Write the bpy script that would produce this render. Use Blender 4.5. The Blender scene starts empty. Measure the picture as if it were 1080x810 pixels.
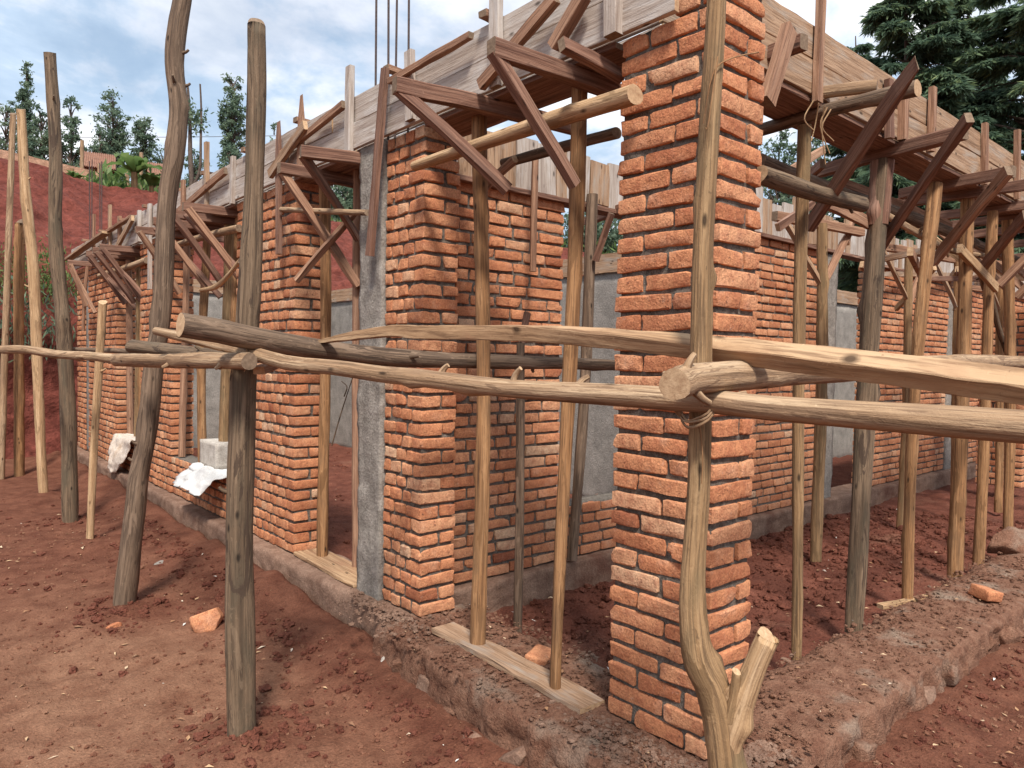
import bpy, math, random
import numpy as np
from mathutils import Vector, Matrix
R_ = random.Random(11)
NR = np.random.RandomState(5)
SC = bpy.context.scene
COL = SC.collection
PI = math.pi

# ------------------------------------------------------------------ camera
EYE = 1.32
YAW, PIT, ROL, FPX = math.radians(49.15), math.radians(1.9), math.radians(0.9), 762.0
cF = np.array([math.cos(YAW)*math.cos(PIT), math.sin(YAW)*math.cos(PIT), -math.sin(PIT)])
_r0 = np.array([math.sin(YAW), -math.cos(YAW), 0.0]); _u0 = np.cross(_r0, cF)
cR = math.cos(ROL)*_r0 + math.sin(ROL)*_u0
cU = -math.sin(ROL)*_r0 + math.cos(ROL)*_u0
cd = bpy.data.cameras.new('camera'); cam = bpy.data.objects.new('camera', cd); COL.objects.link(cam)
cd.sensor_width = 36; cd.lens = FPX/1080*36; cd.clip_start = 0.05; cd.clip_end = 2000
m = Matrix.Identity(4)
for i in range(3):
    m[i][0] = cR[i]; m[i][1] = cU[i]; m[i][2] = -cF[i]
m[2][3] = EYE
cam.matrix_world = m
SC.camera = cam

def ray(px, py): return cF + cR*((px-540)/FPX) + cU*((405-py)/FPX)
def _p(d, t): return Vector((d[0]*t, d[1]*t, d[2]*t+EYE))
def AX(px, py, X): d = ray(px, py); return _p(d, X/d[0])       # survey: where a sight line meets a wall plane
def AY(px, py, Y): d = ray(px, py); return _p(d, Y/d[1])
def AZ(px, py, Z): d = ray(px, py); return _p(d, (Z-EYE)/d[2])
def AD(px, py, D): return _p(ray(px, py), D)
def AL(px, py, A, B):                                           # ... or an upright plane through two plan points
    d = ray(px, py); e = (B[0]-A[0], B[1]-A[1]); return _p(d, (A[0]*e[1]-A[1]*e[0])/(d[0]*e[1]-d[1]*e[0]))

# ------------------------------------------------------------------ noise
def _h(ix, iy, iz):
    n = (ix.astype(np.int64)*374761393 + iy.astype(np.int64)*668265263 + iz.astype(np.int64)*2147483647 + 974634) & 0xffffffff
    n = ((n ^ (n >> 13))*1274126177) & 0xffffffff
    n = ((n ^ (n >> 16))*2246822519) & 0xffffffff
    return ((n ^ (n >> 15)) & 0xffff)/65535.0
def vnoise(p):
    p = np.asarray(p, float); i = np.floor(p); f = p-i; f = f*f*(3-2*f); i = i.astype(np.int64)
    r = 0
    for a in (0, 1):
        for b in (0, 1):
            for c in (0, 1):
                w = (f[:, 0] if a else 1-f[:, 0])*(f[:, 1] if b else 1-f[:, 1])*(f[:, 2] if c else 1-f[:, 2])
                r = r + w*_h(i[:, 0]+a, i[:, 1]+b, i[:, 2]+c)
    return r*2-1
def fbm(p, o=4, g=0.5):
    p = np.asarray(p, float); s = 0; a = 1; t = 0
    for k in range(o):
        s = s + a*vnoise(p*(2**k)+k*17.3); t += a; a *= g
    return s/t

# ------------------------------------------------------------------ object helpers
def tag(o, label=None, cat=None, group=None, kind=None):
    if label: o['label'] = label
    if cat: o['category'] = cat
    if group: o['group'] = group
    if kind: o['kind'] = kind
    return o
def empty(name, loc=(0, 0, 0)):
    o = bpy.data.objects.new(name, None); COL.objects.link(o); o.location = loc; o.empty_display_size = 0.1
    return o
def mesh_np(name, V, F, mats, parent=None, loc=(0, 0, 0), tone=None, smooth=False, uv=None, mi=None):
    V = np.asarray(V, np.float32); F = np.asarray(F, np.int32)
    me = bpy.data.meshes.new(name); k = F.shape[1]
    me.vertices.add(len(V)); me.vertices.foreach_set('co', (V-np.asarray(loc, np.float32)).ravel())
    me.loops.add(F.size); me.loops.foreach_set('vertex_index', F.ravel())
    me.polygons.add(len(F)); me.polygons.foreach_set('loop_start', np.arange(0, F.size, k, dtype=np.int32))
    me.polygons.foreach_set('loop_total', np.full(len(F), k, np.int32))
    if mi is not None: me.polygons.foreach_set('material_index', np.asarray(mi, np.int32))
    me.polygons.foreach_set('use_smooth', np.full(len(F), smooth))
    if tone is not None:
        a = me.attributes.new('tone', 'FLOAT', 'POINT'); a.data.foreach_set('value', np.asarray(tone, np.float32))
    if uv is not None:
        l = me.uv_layers.new(name='UVMap'); l.data.foreach_set('uv', np.asarray(uv, np.float32)[F.ravel()].ravel())
    me.update(calc_edges=True); me.validate()
    for x in (mats if isinstance(mats, (list, tuple)) else [mats]): me.materials.append(x)
    o = bpy.data.objects.new(name, me); COL.objects.link(o)
    if parent is not None: o.parent = parent
    else: o.location = loc
    return o
class MB:                                            # poly soup with uv + material index
    def __init__(s): s.v = []; s.f = []; s.uv = []; s.mi = []; s.sm = []
    def add(s, V, F, UV, mi=0, sm=True):
        b = len(s.v); s.v += [tuple(p) for p in V]
        for f, u in zip(F, UV):
            s.f.append([b+i for i in f]); s.uv.append(u); s.mi.append(mi); s.sm.append(sm)
    def build(s, name, mats, parent=None, loc=(0, 0, 0)):
        me = bpy.data.meshes.new(name); L = Vector(loc)
        me.from_pydata([tuple(Vector(p)-L) for p in s.v], [], s.f)
        l = me.uv_layers.new(name='UVMap')
        l.data.foreach_set('uv', [c for fu in s.uv for q in fu for c in q])
        me.polygons.foreach_set('material_index', s.mi); me.polygons.foreach_set('use_smooth', s.sm)
        for x in (mats if isinstance(mats, (list, tuple)) else [mats]): me.materials.append(x)
        me.update()
        o = bpy.data.objects.new(name, me); COL.objects.link(o)
        if parent is not None: o.parent = parent
        else: o.location = loc
        return o
def spline(P, n):
    P = [Vector(p) for p in P]
    if len(P) == 2: P = [P[0], P[0].lerp(P[1], .5), P[1]]
    Q = [P[0]*2-P[1]] + P + [P[-1]*2-P[-2]]; out = []
    for i in range(1, len(Q)-2):
        a, b, c, d = Q[i-1:i+3]
        for k in range(n):
            t = k/n
            out.append(.5*((2*b)+(c-a)*t+(2*a-5*b+4*c-d)*t*t+(3*b-a-3*c+d)*t**3))
    out.append(P[-1]); return out
def tube(mb, P, rads, seg=12, n=None, wob=.06, knots=3, bend=0.0, cut=(0, 0), stubs=0):
    ex = []; P = [Vector(p) for p in P]; L = sum((P[i+1]-P[i]).length for i in range(len(P)-1))
    if n is None: n = max(3, int(L/.07/max(1, (len(P)-1 if len(P) > 2 else 2))))
    C = spline(P, n); N = len(C); rng = R_
    if not isinstance(rads, (list, tuple)): rads = [rads, rads]
    ph = [rng.uniform(0, 9) for _ in range(6)]
    kn = [(rng.uniform(.08, .92)*L, rng.uniform(0, 2*PI), rng.uniform(.2, .5)) for _ in range(knots)]
    V = []; UVr = []; s = 0; up = Vector((.31, .2, .93)); prev = None
    for i in range(N):
        if i: s += (C[i]-C[i-1]).length
        t = (C[min(i+1, N-1)]-C[max(i-1, 0)]).normalized()
        if prev is None:
            a = t.cross(up)
            if a.length < .1: a = t.cross(Vector((1, 0, 0)))
            a.normalize()
        else: a = (prev-t*prev.dot(t)).normalized()
        prev = a; b = t.cross(a)
        q = s/L*(len(rads)-1); k = min(int(q), len(rads)-2); r = rads[k]+(rads[k+1]-rads[k])*(q-k)
        off = a*(bend*math.sin(s*2.1+ph[0]))+b*(bend*math.sin(s*1.7+ph[1]))
        for j in range(seg):
            th = 2*PI*j/seg
            rr = r*(1+wob*math.sin(2*th+ph[2]+s*1.3)+wob*.7*math.sin(3*th+ph[3]-s*2.2)+wob*.6*math.sin(s*9+ph[4])+rng.uniform(-.25, .25)*wob)
            for ks, kt, kh in kn:
                dd = ((s-ks)/(r*.9))**2; da = (th-kt+PI) % (2*PI)-PI
                if dd < 6: rr += r*kh*math.exp(-dd)*math.exp(-(da/.5)**2)
            V.append(C[i]+off+a*math.cos(th)*rr+b*math.sin(th)*rr)
        UVr.append(s)
    F = []; UV = []; c0 = 2*PI*(sum(rads)/len(rads))/seg
    o = rng.uniform(0, 50)
    for i in range(N-1):
        for j in range(seg):
            j2 = (j+1) % seg
            F.append([i*seg+j, i*seg+j2, (i+1)*seg+j2, (i+1)*seg+j])
            UV.append([(o+j*c0, o+UVr[i]), (o+(j+1)*c0, o+UVr[i]), (o+(j+1)*c0, o+UVr[i+1]), (o+j*c0, o+UVr[i+1])])
    for _ in range(stubs):
        i = rng.randrange(int(N*.15), int(N*.92)); j = rng.randrange(seg); o_ = V[i*seg+j]; d_ = (o_-C[i]).normalized(); t_ = (C[min(i+1, N-1)]-C[i]).normalized(); l_ = rng.uniform(.012, .035)
        ex.append((o_-d_*.015, o_+d_*l_*.5+t_*l_*.3, o_+d_*l_+t_*l_*.8))
    for e, cc in ((0, cut[0]), (N-1, cut[1])):
        if cc:
            d = (C[1]-C[0]).normalized() if e == 0 else (C[-2]-C[-1]).normalized()
            for j in range(seg): V[e*seg+j] = V[e*seg+j]+d*cc*(.5+.5*max(-1, min(1, (V[e*seg+j]-C[e]).normalized().dot(Vector((-.35, -.93, 0))))))
    mb.add(V, F, UV, 0, True)
    for e in (0, N-1):
        ring = [V[e*seg+j] for j in range(seg)]
        c = sum(ring, Vector())/seg
        idx = list(range(seg)); tri = []; uvs = []
        for j in range(seg):
            j2 = (j+1) % seg
            tri.append([seg, j, j2] if e else [seg, j2, j])
            a1, a2 = 2*PI*j/seg, 2*PI*j2/seg; r = rads[0]
            w1 = (o+r*math.cos(a1), o+r*math.sin(a1)); w2 = (o+r*math.cos(a2), o+r*math.sin(a2))
            uvs.append([(o, o), w1, w2] if e else [(o, o), w2, w1])
        mb.add(ring+[c], tri, uvs, 1, False)
    for q in ex: tube(mb, q, [.013, .009, .007], 6, 2, .05, 0, 0)
    return C
def stick(mb, A, B, w, h, up=(0, 0, 1), bow=0.0, rag=.0025, n=None, taper=1.0, tip=False):
    A, B = Vector(A), Vector(B); d = B-A; L = d.length; t = d.normalized(); up = Vector(up)
    s = t.cross(up)
    if s.length < .05: s = t.cross(Vector((1, .3, 0)))
    s.normalize(); u = s.cross(t).normalized()
    n = n or max(2, int(L/.12)); o = R_.uniform(0, 60); V = []
    ph = R_.uniform(0, 6); ch = min(w, h)*.08
    prof = [(-w/2+ch, -h/2), (w/2-ch, -h/2), (w/2, -h/2+ch), (w/2, h/2-ch), (w/2-ch, h/2), (-w/2+ch, h/2), (-w/2, h/2-ch), (-w/2, -h/2+ch)]
    per = [0]
    for k in range(8):
        a, b = prof[k], prof[(k+1) % 8]; per.append(per[-1]+math.hypot(a[0]-b[0], a[1]-b[1]))
    for i in range(n+1):
        q = i/n; sc = 1+(taper-1)*q; k2 = 1.0
        if tip and q > .8: k2 = max(.04, 1-(q-.8)/.2)
        c = A+d*q+u*(bow*math.sin(PI*q))+s*(bow*.4*math.sin(PI*q+ph))
        for x, y in prof:
            V.append(c+s*(x*sc*k2+R_.uniform(-rag, rag))+u*(y*sc+R_.uniform(-rag, rag)))
    F = []; UV = []
    for i in range(n):
        for k in range(8):
            k2 = (k+1) % 8
            F.append([i*8+k, i*8+k2, (i+1)*8+k2, (i+1)*8+k])
            v0, v1 = o+L*i/n, o+L*(i+1)/n
            UV.append([(o+per[k], v0), (o+per[k+1], v0), (o+per[k+1], v1), (o+per[k], v1)])
    mb.add(V, F, UV, 0, False)
    for e in (0, n):
        ring = V[e*8:e*8+8]; f = list(range(8)); uv = [(o+x, o+y) for x, y in prof]
        if e == 0: f = f[::-1]; uv = uv[::-1]
        mb.add(ring, [f], [uv], 1, False)

# ------------------------------------------------------------------ materials
def mk(name):
    mt = bpy.data.materials.new(name); mt.use_nodes = True; nt = mt.node_tree
    b = nt.nodes['Principled BSDF']; b.inputs['Specular IOR Level'].default_value = .25
    return mt, nt, b
def nd(nt, t, **k):
    n = nt.nodes.new(t)
    for a, v in k.items(): setattr(n, a, v)
    return n
def ramp(nt, src, stops, interp='LINEAR'):
    r = nd(nt, 'ShaderNodeValToRGB'); r.color_ramp.interpolation = interp
    e = r.color_ramp.elements
    while len(e) < len(stops): e.new(.5)
    for x, (p, c) in zip(e, stops):
        x.position = p; x.color = (c[0], c[1], c[2], 1) if not isinstance(c, (int, float)) else (c, c, c, 1)
    nt.links.new(src, r.inputs[0]); return r.outputs[0]
def noise(nt, vec, scale, detail=4, rough=.55, dist=0):
    n = nd(nt, 'ShaderNodeTexNoise'); n.inputs['Scale'].default_value = scale; n.inputs['Detail'].default_value = detail
    n.inputs['Roughness'].default_value = rough; n.inputs['Distortion'].default_value = dist
    if vec is not None: nt.links.new(vec, n.inputs['Vector'])
    return n.outputs['Fac']
def mix(nt, fac, a, b, mode='MIX'):
    n = nd(nt, 'ShaderNodeMix', data_type='RGBA', blend_type=mode)
    for s, v in ((n.inputs[0], fac), (n.inputs[6], a), (n.inputs[7], b)):
        if hasattr(v, 'links') or hasattr(v, 'is_linked'): nt.links.new(v, s)
        elif isinstance(v, (int, float)): s.default_value = v
        else: s.default_value = (v[0], v[1], v[2], 1)
    return n.outputs[2]
def mth(nt, op, a, b=0.0):
    n = nd(nt, 'ShaderNodeMath', operation=op)
    for s, v in ((n.inputs[0], a), (n.inputs[1], b)):
        if hasattr(v, 'is_linked'): nt.links.new(v, s)
        else: s.default_value = v
    return n.outputs[0]
def vmap(nt, vec, sc):
    n = nd(nt, 'ShaderNodeVectorMath', operation='MULTIPLY'); nt.links.new(vec, n.inputs[0]); n.inputs[1].default_value = sc
    return n.outputs[0]
def bump(nt, b, h, strength, dist):
    n = nd(nt, 'ShaderNodeBump'); n.inputs['Strength'].default_value = strength; n.inputs['Distance'].default_value = dist
    nt.links.new(h, n.inputs['Height']); nt.links.new(n.outputs[0], b.inputs['Normal'])
def geo_pos(nt): return nd(nt, 'ShaderNodeNewGeometry').outputs['Position']
def m_wood(name, c1, c2, dark, sawn=False, stain=None, rough=.85, patch=.5, bark=None):
    mt, nt, b = mk(name)
    uv = nd(nt, 'ShaderNodeUVMap').outputs[0]
    fine = noise(nt, vmap(nt, uv, (150, 4.5, 1)), 1, 4, .65, .4)
    streak = noise(nt, vmap(nt, uv, (38, 1.1, 1)), 1, 5, .6, .7)
    pat = noise(nt, vmap(nt, uv, (14, 3.2, 1)), 1, 4, .6, .5)
    c = ramp(nt, streak, [(.28, dark), (.46, c1), (.72, c2)])
    c = mix(nt, mth(nt, 'MULTIPLY', ramp(nt, fine, [(.36, 1), (.52, 0)]), .75), c, dark)
    spk = noise(nt, vmap(nt, uv, (70, 34, 1)), 1, 4, .7, .8)
    c = mix(nt, ramp(nt, spk, [(.63, 0), (.72, .7)]), c, dark)
    c = mix(nt, ramp(nt, spk, [(.26, .55), (.36, 0)]), c, [min(1, x*1.25) for x in c2])
    c = mix(nt, mth(nt, 'MULTIPLY', ramp(nt, pat, [(.5, 0), (.68, 1)]), patch), c, stain if stain else [x*.55 for x in c1])
    if not sawn:
        bk = noise(nt, vmap(nt, uv, (17, 2.6, 1)), 1, 6, .62, 1.2)
        c = mix(nt, ramp(nt, bk, [(.575, 0), (.6, .85)]), c, bark or [x*.6 for x in c1])
        c = mix(nt, ramp(nt, bk, [(.36, .3), (.385, 0)]), c, [min(.8, x*1.15) for x in c2])
    kn = nd(nt, 'ShaderNodeTexVoronoi'); kn.inputs['Scale'].default_value = 1
    nt.links.new(vmap(nt, uv, (13, 5.5, 1)), kn.inputs['Vector'])
    c = mix(nt, ramp(nt, kn.outputs['Distance'], [(.05, .9), (.13, 0)]), c, [x*.35 for x in dark])
    nt.links.new(c, b.inputs['Base Color']); b.inputs['Roughness'].default_value = rough
    h = mth(nt, 'ADD', mth(nt, 'ADD', mth(nt, 'MULTIPLY', fine, .6), streak), mth(nt, 'MULTIPLY', spk, .5))
    bump(nt, b, h, .8, .007 if not sawn else .004)
    return mt
def m_end(name, c1, c2):
    mt, nt, b = mk(name); uv = nd(nt, 'ShaderNodeUVMap').outputs[0]
    f = noise(nt, uv, 60, 4, .7); c = ramp(nt, f, [(.3, c1), (.7, c2)])
    nt.links.new(c, b.inputs['Base Color']); b.inputs['Roughness'].default_value = .9; bump(nt, b, f, .4, .004)
    return mt
W = {
 'grey': m_wood('weathered_grey_bark', (.15, .098, .06), (.255, .175, .112), (.045, .03, .02), stain=(.085, .066, .043), bark=(.06, .038, .026), patch=.8),
 'dark': m_wood('dark_bark', (.15, .097, .063), (.27, .185, .125), (.036, .023, .016), stain=(.09, .06, .042), bark=(.23, .155, .105), patch=.7),
 'tan': m_wood('tan_peeled_pole', (.3, .15, .064), (.44, .248, .12), (.085, .04, .02), stain=(.18, .1, .05), patch=.7),
 'olive': m_wood('greenish_tan_pole', (.275, .162, .078), (.41, .262, .138), (.085, .05, .028), stain=(.165, .115, .06), patch=.7),
 'pale': m_wood('pale_peeled_wood', (.44, .275, .145), (.58, .4, .24), (.2, .11, .055), stain=(.3, .165, .085)),
 'rail': m_wood('pale_rail_bark', (.34, .21, .118), (.52, .375, .24), (.12, .07, .04), stain=(.25, .155, .092), patch=.8, bark=(.19, .115, .068)),
 'red': m_wood('dark_red_sawn_timber', (.2, .1, .066), (.34, .2, .138), (.075, .035, .024), True, stain=(.15, .09, .068)),
 'brown': m_wood('brown_sawn_timber', (.31, .165, .1), (.46, .28, .18), (.12, .06, .036), True, stain=(.2, .105, .07)),
 'sawn': m_wood('fresh_sawn_timber', (.38, .23, .125), (.53, .36, .215), (.15, .08, .042), True, stain=(.3, .155, .085), patch=.7),
 'greyboard': m_wood('cement_greyed_board', (.42, .345, .29), (.52, .45, .385), (.24, .18, .145), True, stain=(.55, .51, .47), patch=.8),
 'tanboard': m_wood('tan_form_board', (.35, .215, .13), (.47, .31, .2), (.16, .09, .05), True, stain=(.36, .3, .245), patch=.8),
}
ENDM = m_end('cut_wood_end', (.34, .2, .11), (.58, .4, .24)); ENDD = m_end('weathered_wood_end', (.13, .085, .055), (.26, .18, .12))

def m_brick():
    mt, nt, b = mk('fired_clay_brick'); P = geo_pos(nt)
    at = nd(nt, 'ShaderNodeAttribute', attribute_name='tone').outputs['Fac']
    c = ramp(nt, at, [(0, (.26, .09, .05)), (.25, (.44, .17, .082)), (.55, (.57, .245, .12)), (.8, (.63, .315, .17)), (1, (.62, .4, .25))])
    n1 = noise(nt, P, 26, 5, .65); n2 = noise(nt, P, 130, 3, .6); n3 = noise(nt, P, 9, 4, .6); n4 = noise(nt, P, 55, 4, .7)
    c = mix(nt, mth(nt, 'MULTIPLY', ramp(nt, n1, [(.42, 0), (.66, 1)]), .5), c, (.3, .085, .045))
    c = mix(nt, mth(nt, 'MULTIPLY', ramp(nt, n3, [(.55, 0), (.75, 1)]), .38), c, (.6, .36, .24))
    c = mix(nt, ramp(nt, n4, [(.61, 0), (.69, .8)]), c, (.13, .055, .04))
    c = mix(nt, ramp(nt, n4, [(.26, .55), (.34, 0)]), c, (.5, .4, .33))
    n5 = noise(nt, P, 17, 6, .7)
    c = mix(nt, ramp(nt, n5, [(.62, 0), (.72, .35)]), c, (.34, .275, .225))
    c = mix(nt, .5, c, ramp(nt, n2, [(.32, .5), (.68, 1.35)]), 'MULTIPLY')
    nt.links.new(c, b.inputs['Base Color']); b.inputs['Roughness'].default_value = .92; b.inputs['Specular IOR Level'].default_value = .15
    h = mth(nt, 'ADD', mth(nt, 'MULTIPLY', n2, .5), mth(nt, 'ADD', n4, n1)); bump(nt, b, h, .75, .007)
    return mt
def m_plain(name, c1, c2, c3=None, sc=20, bs=.5, bd=.01, s2=90, rough=.95, p3=(.6, .75), dry=None):
    mt, nt, b = mk(name); P = geo_pos(nt)
    n1 = noise(nt, P, sc, 6, .65); n2 = noise(nt, P, s2, 4, .65); n3 = noise(nt, P, sc*.22, 4, .6)
    c = ramp(nt, n1, [(.32, c1), (.68, c2)])
    n4 = noise(nt, P, s2*1.9, 3, .7)
    if dry: c = mix(nt, nd(nt, 'ShaderNodeAttribute', attribute_name='tone').outputs['Fac'], c, ramp(nt, n1, [(.32, dry[0]), (.68, dry[1])]))
    if c3: c = mix(nt, ramp(nt, n3, [(p3[0], 0), (p3[1], 1)]), c, c3)
    c = mix(nt, .6, c, ramp(nt, mth(nt, 'ADD', mth(nt, 'MULTIPLY', n2, .55), mth(nt, 'MULTIPLY', n4, .45)), [(.34, .38), (.66, 1.5)]), 'MULTIPLY')
    nt.links.new(c, b.inputs['Base Color']); b.inputs['Roughness'].default_value = rough; b.inputs['Specular IOR Level'].default_value = .12
    bump(nt, b, mth(nt, 'ADD', n1, mth(nt, 'MULTIPLY', n2, .6)), bs, bd)
    return mt
BRICK = m_brick()
MORTAR = m_plain('cement_mortar', (.085, .07, .057), (.215, .182, .15), sc=45, s2=170, bs=.9)
CONC = m_plain('rough_cast_concrete', (.19, .165, .14), (.34, .3, .26), (.13, .11, .095), sc=11, s2=70, bs=.9, bd=.012)
PLAST = m_plain('grey_plaster', (.21, .19, .168), (.33, .298, .265), (.16, .143, .128), sc=7, s2=60, bs=.7, bd=.012)
PLINTH = m_plain('foundation_concrete', (.17, .095, .065), (.3, .19, .135), (.14, .062, .042), sc=9, s2=80, bs=.8, bd=.015)
KERB = m_plain('dusty_foundation_top', (.15, .066, .041), (.27, .145, .094), (.28, .2, .148), sc=14, s2=95, bs=1.0, bd=.02, p3=(.56, .7))
SOIL = m_plain('red_soil', (.13, .05, .031), (.235, .105, .063), (.28, .145, .09), sc=7, s2=85, bs=1.0, bd=.02, p3=(.48, .66))
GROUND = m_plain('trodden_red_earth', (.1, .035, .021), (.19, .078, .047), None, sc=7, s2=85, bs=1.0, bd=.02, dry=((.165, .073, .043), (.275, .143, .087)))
SOIL2 = m_plain('damp_red_soil', (.105, .034, .022), (.195, .072, .046), (.23, .105, .068), sc=6, s2=60, bs=1.0, bd=.03)
BANKM = m_plain('dug_red_earth', (.095, .026, .019), (.18, .052, .037), (.055, .016, .012), sc=3.4, s2=10, bs=1.0, bd=.06)
REBAR = m_plain('rusty_steel', (.06, .045, .045), (.12, .085, .075), sc=90, s2=200, bs=.3, rough=.6)
SACK = m_plain('cement_paper', (.58, .46, .36), (.72, .63, .54), (.5, .36, .25), sc=12, s2=60, bs=.3)
WHITE = m_plain('white_woven_sack', (.55, .53, .5), (.72, .71, .69), (.42, .35, .3), sc=9, s2=200, bs=.3, rough=.6)
BLOCK = m_plain('pale_lime_block', (.38, .33, .28), (.55, .5, .44), sc=18, s2=90, bs=.5)
TILE = m_plain('clay_roof_tile', (.25, .13, .09), (.36, .2, .14), sc=6, s2=40)
MUD = m_plain('mud_brick', (.36, .19, .12), (.46, .28, .19), (.25, .12, .08), sc=3, s2=14, bs=.8, bd=.04)
LITT = None
def m_tone(name, stops, rough=.85, trans=0.0):
    mt, nt, b = mk(name); at = nd(nt, 'ShaderNodeAttribute', attribute_name='tone').outputs['Fac']
    c = ramp(nt, at, stops); nt.links.new(c, b.inputs['Base Color']); b.inputs['Roughness'].default_value = rough
    if trans:
        t = nd(nt, 'ShaderNodeBsdfTranslucent'); nt.links.new(c, t.inputs[0]); s = nd(nt, 'ShaderNodeMixShader'); s.inputs[0].default_value = trans
        nt.links.new(b.outputs[0], s.inputs[1]); nt.links.new(t.outputs[0], s.inputs[2]); nt.links.new(s.outputs[0], nt.nodes['Material Output'].inputs[0])
    return mt
LITT = m_tone('dry_leaf_and_chip', [(0, (.16, .075, .045)), (.4, (.38, .21, .11)), (.7, (.5, .34, .2)), (.93, (.6, .48, .34)), (1, (.72, .69, .65))])
CONIF = m_tone('conifer_foliage', [(0, (.055, .095, .065)), (.5, (.105, .165, .1)), (.85, (.18, .245, .115)), (1, (.28, .33, .15))], .7, .45)
LEAF = m_tone('broad_leaf', [(0, (.08, .13, .09)), (.5, (.14, .2, .13)), (1, (.23, .295, .185))], .6, .5)
LEAFB = m_tone('bright_leaf', [(0, (.06, .115, .035)), (.5, (.115, .19, .055)), (1, (.22, .29, .1))], .5, .5)
BARK = m_plain('tree_bark', (.07, .05, .04), (.16, .12, .095), sc=12, s2=50, bs=.8)

# ------------------------------------------------------------------ world
world = bpy.data.worlds.new('World'); SC.world = world; world.use_nodes = True
nt = world.node_tree; bg = nt.nodes['Background']
SUN_EL, SUN_AZ = math.radians(54), math.radians(236)      # light comes from behind the viewer
sky = nd(nt, 'ShaderNodeTexSky', sky_type='NISHITA'); sky.sun_disc = False; sky.sun_elevation = SUN_EL
sdir = Vector((math.cos(SUN_EL)*math.cos(SUN_AZ), math.cos(SUN_EL)*math.sin(SUN_AZ), math.sin(SUN_EL)))
sky.sun_rotation = math.atan2(sdir.x, sdir.y); sky.air_density = 1.3; sky.dust_density = .6
tc = nd(nt, 'ShaderNodeTexCoord').outputs['Generated']
sep = nd(nt, 'ShaderNodeSeparateXYZ'); nt.links.new(tc, sep.inputs[0])
zz = mth(nt, 'ADD', mth(nt, 'MAXIMUM', sep.outputs[2], 0.0), .28)
cmb = nd(nt, 'ShaderNodeCombineXYZ')
nt.links.new(mth(nt, 'DIVIDE', sep.outputs[0], zz), cmb.inputs[0]); nt.links.new(mth(nt, 'DIVIDE', sep.outputs[1], zz), cmb.inputs[1])
cmb.inputs[2].default_value = 3.7
cv = cmb.outputs[0]
n1 = noise(nt, cv, 1.5, 7, .56, .25); n2 = noise(nt, cv, .8, 5, .5, .3); n3 = noise(nt, cv, 4.0, 6, .6, .2)
cover = ramp(nt, n1, [(.33, .45), (.5, 1)])
cl = ramp(nt, mth(nt, 'ADD', mth(nt, 'MULTIPLY', n2, .6), mth(nt, 'MULTIPLY', n3, .4)), [(.39, (3.5, 4.75, 6.5)), (.475, (5.0, 6.2, 7.7)), (.53, (8.2, 8.5, 9.2)), (.61, (11, 11, 11))])
skc = mix(nt, cover, sky.outputs[0], cl)
nt.links.new(skc, bg.inputs[0]); bg.inputs[1].default_value = .075
sd = bpy.data.lights.new('sun', 'SUN'); sd.energy = 3.1; sd.angle = math.radians(10); sd.color = (1, .95, .88)
so = bpy.data.objects.new('sun', sd); COL.objects.link(so); so.rotation_euler = sdir.to_track_quat('Z', 'Y').to_euler(); so.location = (0, 0, 8)
vs = SC.view_settings; vs.view_transform = 'Standard'; vs.look = 'None'; vs.exposure = .86; vs.gamma = 1; vs.use_curve_mapping = False
SC.cycles.max_bounces = 6; SC.cycles.use_denoising = True

# ------------------------------------------------------------------ ground
def lin(*seg):
    out = []
    for a, b, s in seg: out += list(np.arange(a, b-1e-6, s))
    return np.array(out+[seg[-1][1]])
POLEFEET = [(1.05, 2.78), (1.03, 4.62), (1.24, 7.45), (1.2, 8.9), (1.2, 6.4)]
def gh(x, y):
    p = np.stack([x, y, np.zeros_like(x)], 1)
    out = -.2+.035*fbm(p*.9+3, 4)+.014*fbm(p*6, 3)+.011*np.abs(fbm(p*17, 3))+.005*fbm(p*33, 2)-.02*np.clip(fbm(p*np.array([3.4, 3.4, 1])+31, 2)-.25, 0, 1)*2
    kd = np.minimum(np.abs(x-1.7), 9)
    side = (x < 1.9) & (y > 1)
    out = out+np.where(side, (.06+.075*np.clip((y-2.7)/.8, 0, 1))*np.exp(-((x-1.85)/.26)**2)*(.75+.7*fbm(p*2.3+9, 3)), 0)
    fr = (y < 1.3) & (x > 1.6)
    out = out+np.where(fr, .03*np.exp(-((y-1.12)/.16)**2), 0)+np.where(y < 1.2, .035, 0)
    for a, b in POLEFEET: out = out+.045*np.exp(-((x-a)**2+(y-b)**2)/.045)*(1+.8*fbm(p*7+a, 3))
    ins = 1/(1+np.exp(-np.clip((np.minimum(x-2.12, y-1.42))/.03, -40, 40)))
    inn = -.13+.05*fbm(p*1.3+20, 4)+.03*fbm(p*6+5, 3)+.02*np.abs(fbm(p*19, 2))-.05*np.clip((y-1.6)/1.6, 0, 1)
    return out*(1-ins)+inn*ins
gx = lin((-300, -40, 26), (-40, -6, 2.5), (-6, -.6, .18), (-.6, 5.2, .026), (5.2, 12, .09), (12, 40, 1.4), (40, 400, 30))
gy = lin((-300, -40, 26), (-40, -4, 2.5), (-4, -.2, .2), (-.2, 4.6, .026), (4.6, 13, .07), (13, 40, 1.5), (40, 400, 30))
XX, YY = np.meshgrid(gx, gy); gv = np.stack([XX.ravel(), YY.ravel(), gh(XX.ravel(), YY.ravel())], 1)
nx = len(gx); ii, jj = np.meshgrid(np.arange(nx-1), np.arange(len(gy)-1)); a = (jj*nx+ii).ravel()
gf = np.stack([a, a+1, a+nx+1, a+nx], 1)
cx = gv[gf].mean(1)
pg_ = np.stack([gv[:, 0], gv[:, 1], np.zeros(len(gv))], 1)
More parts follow.
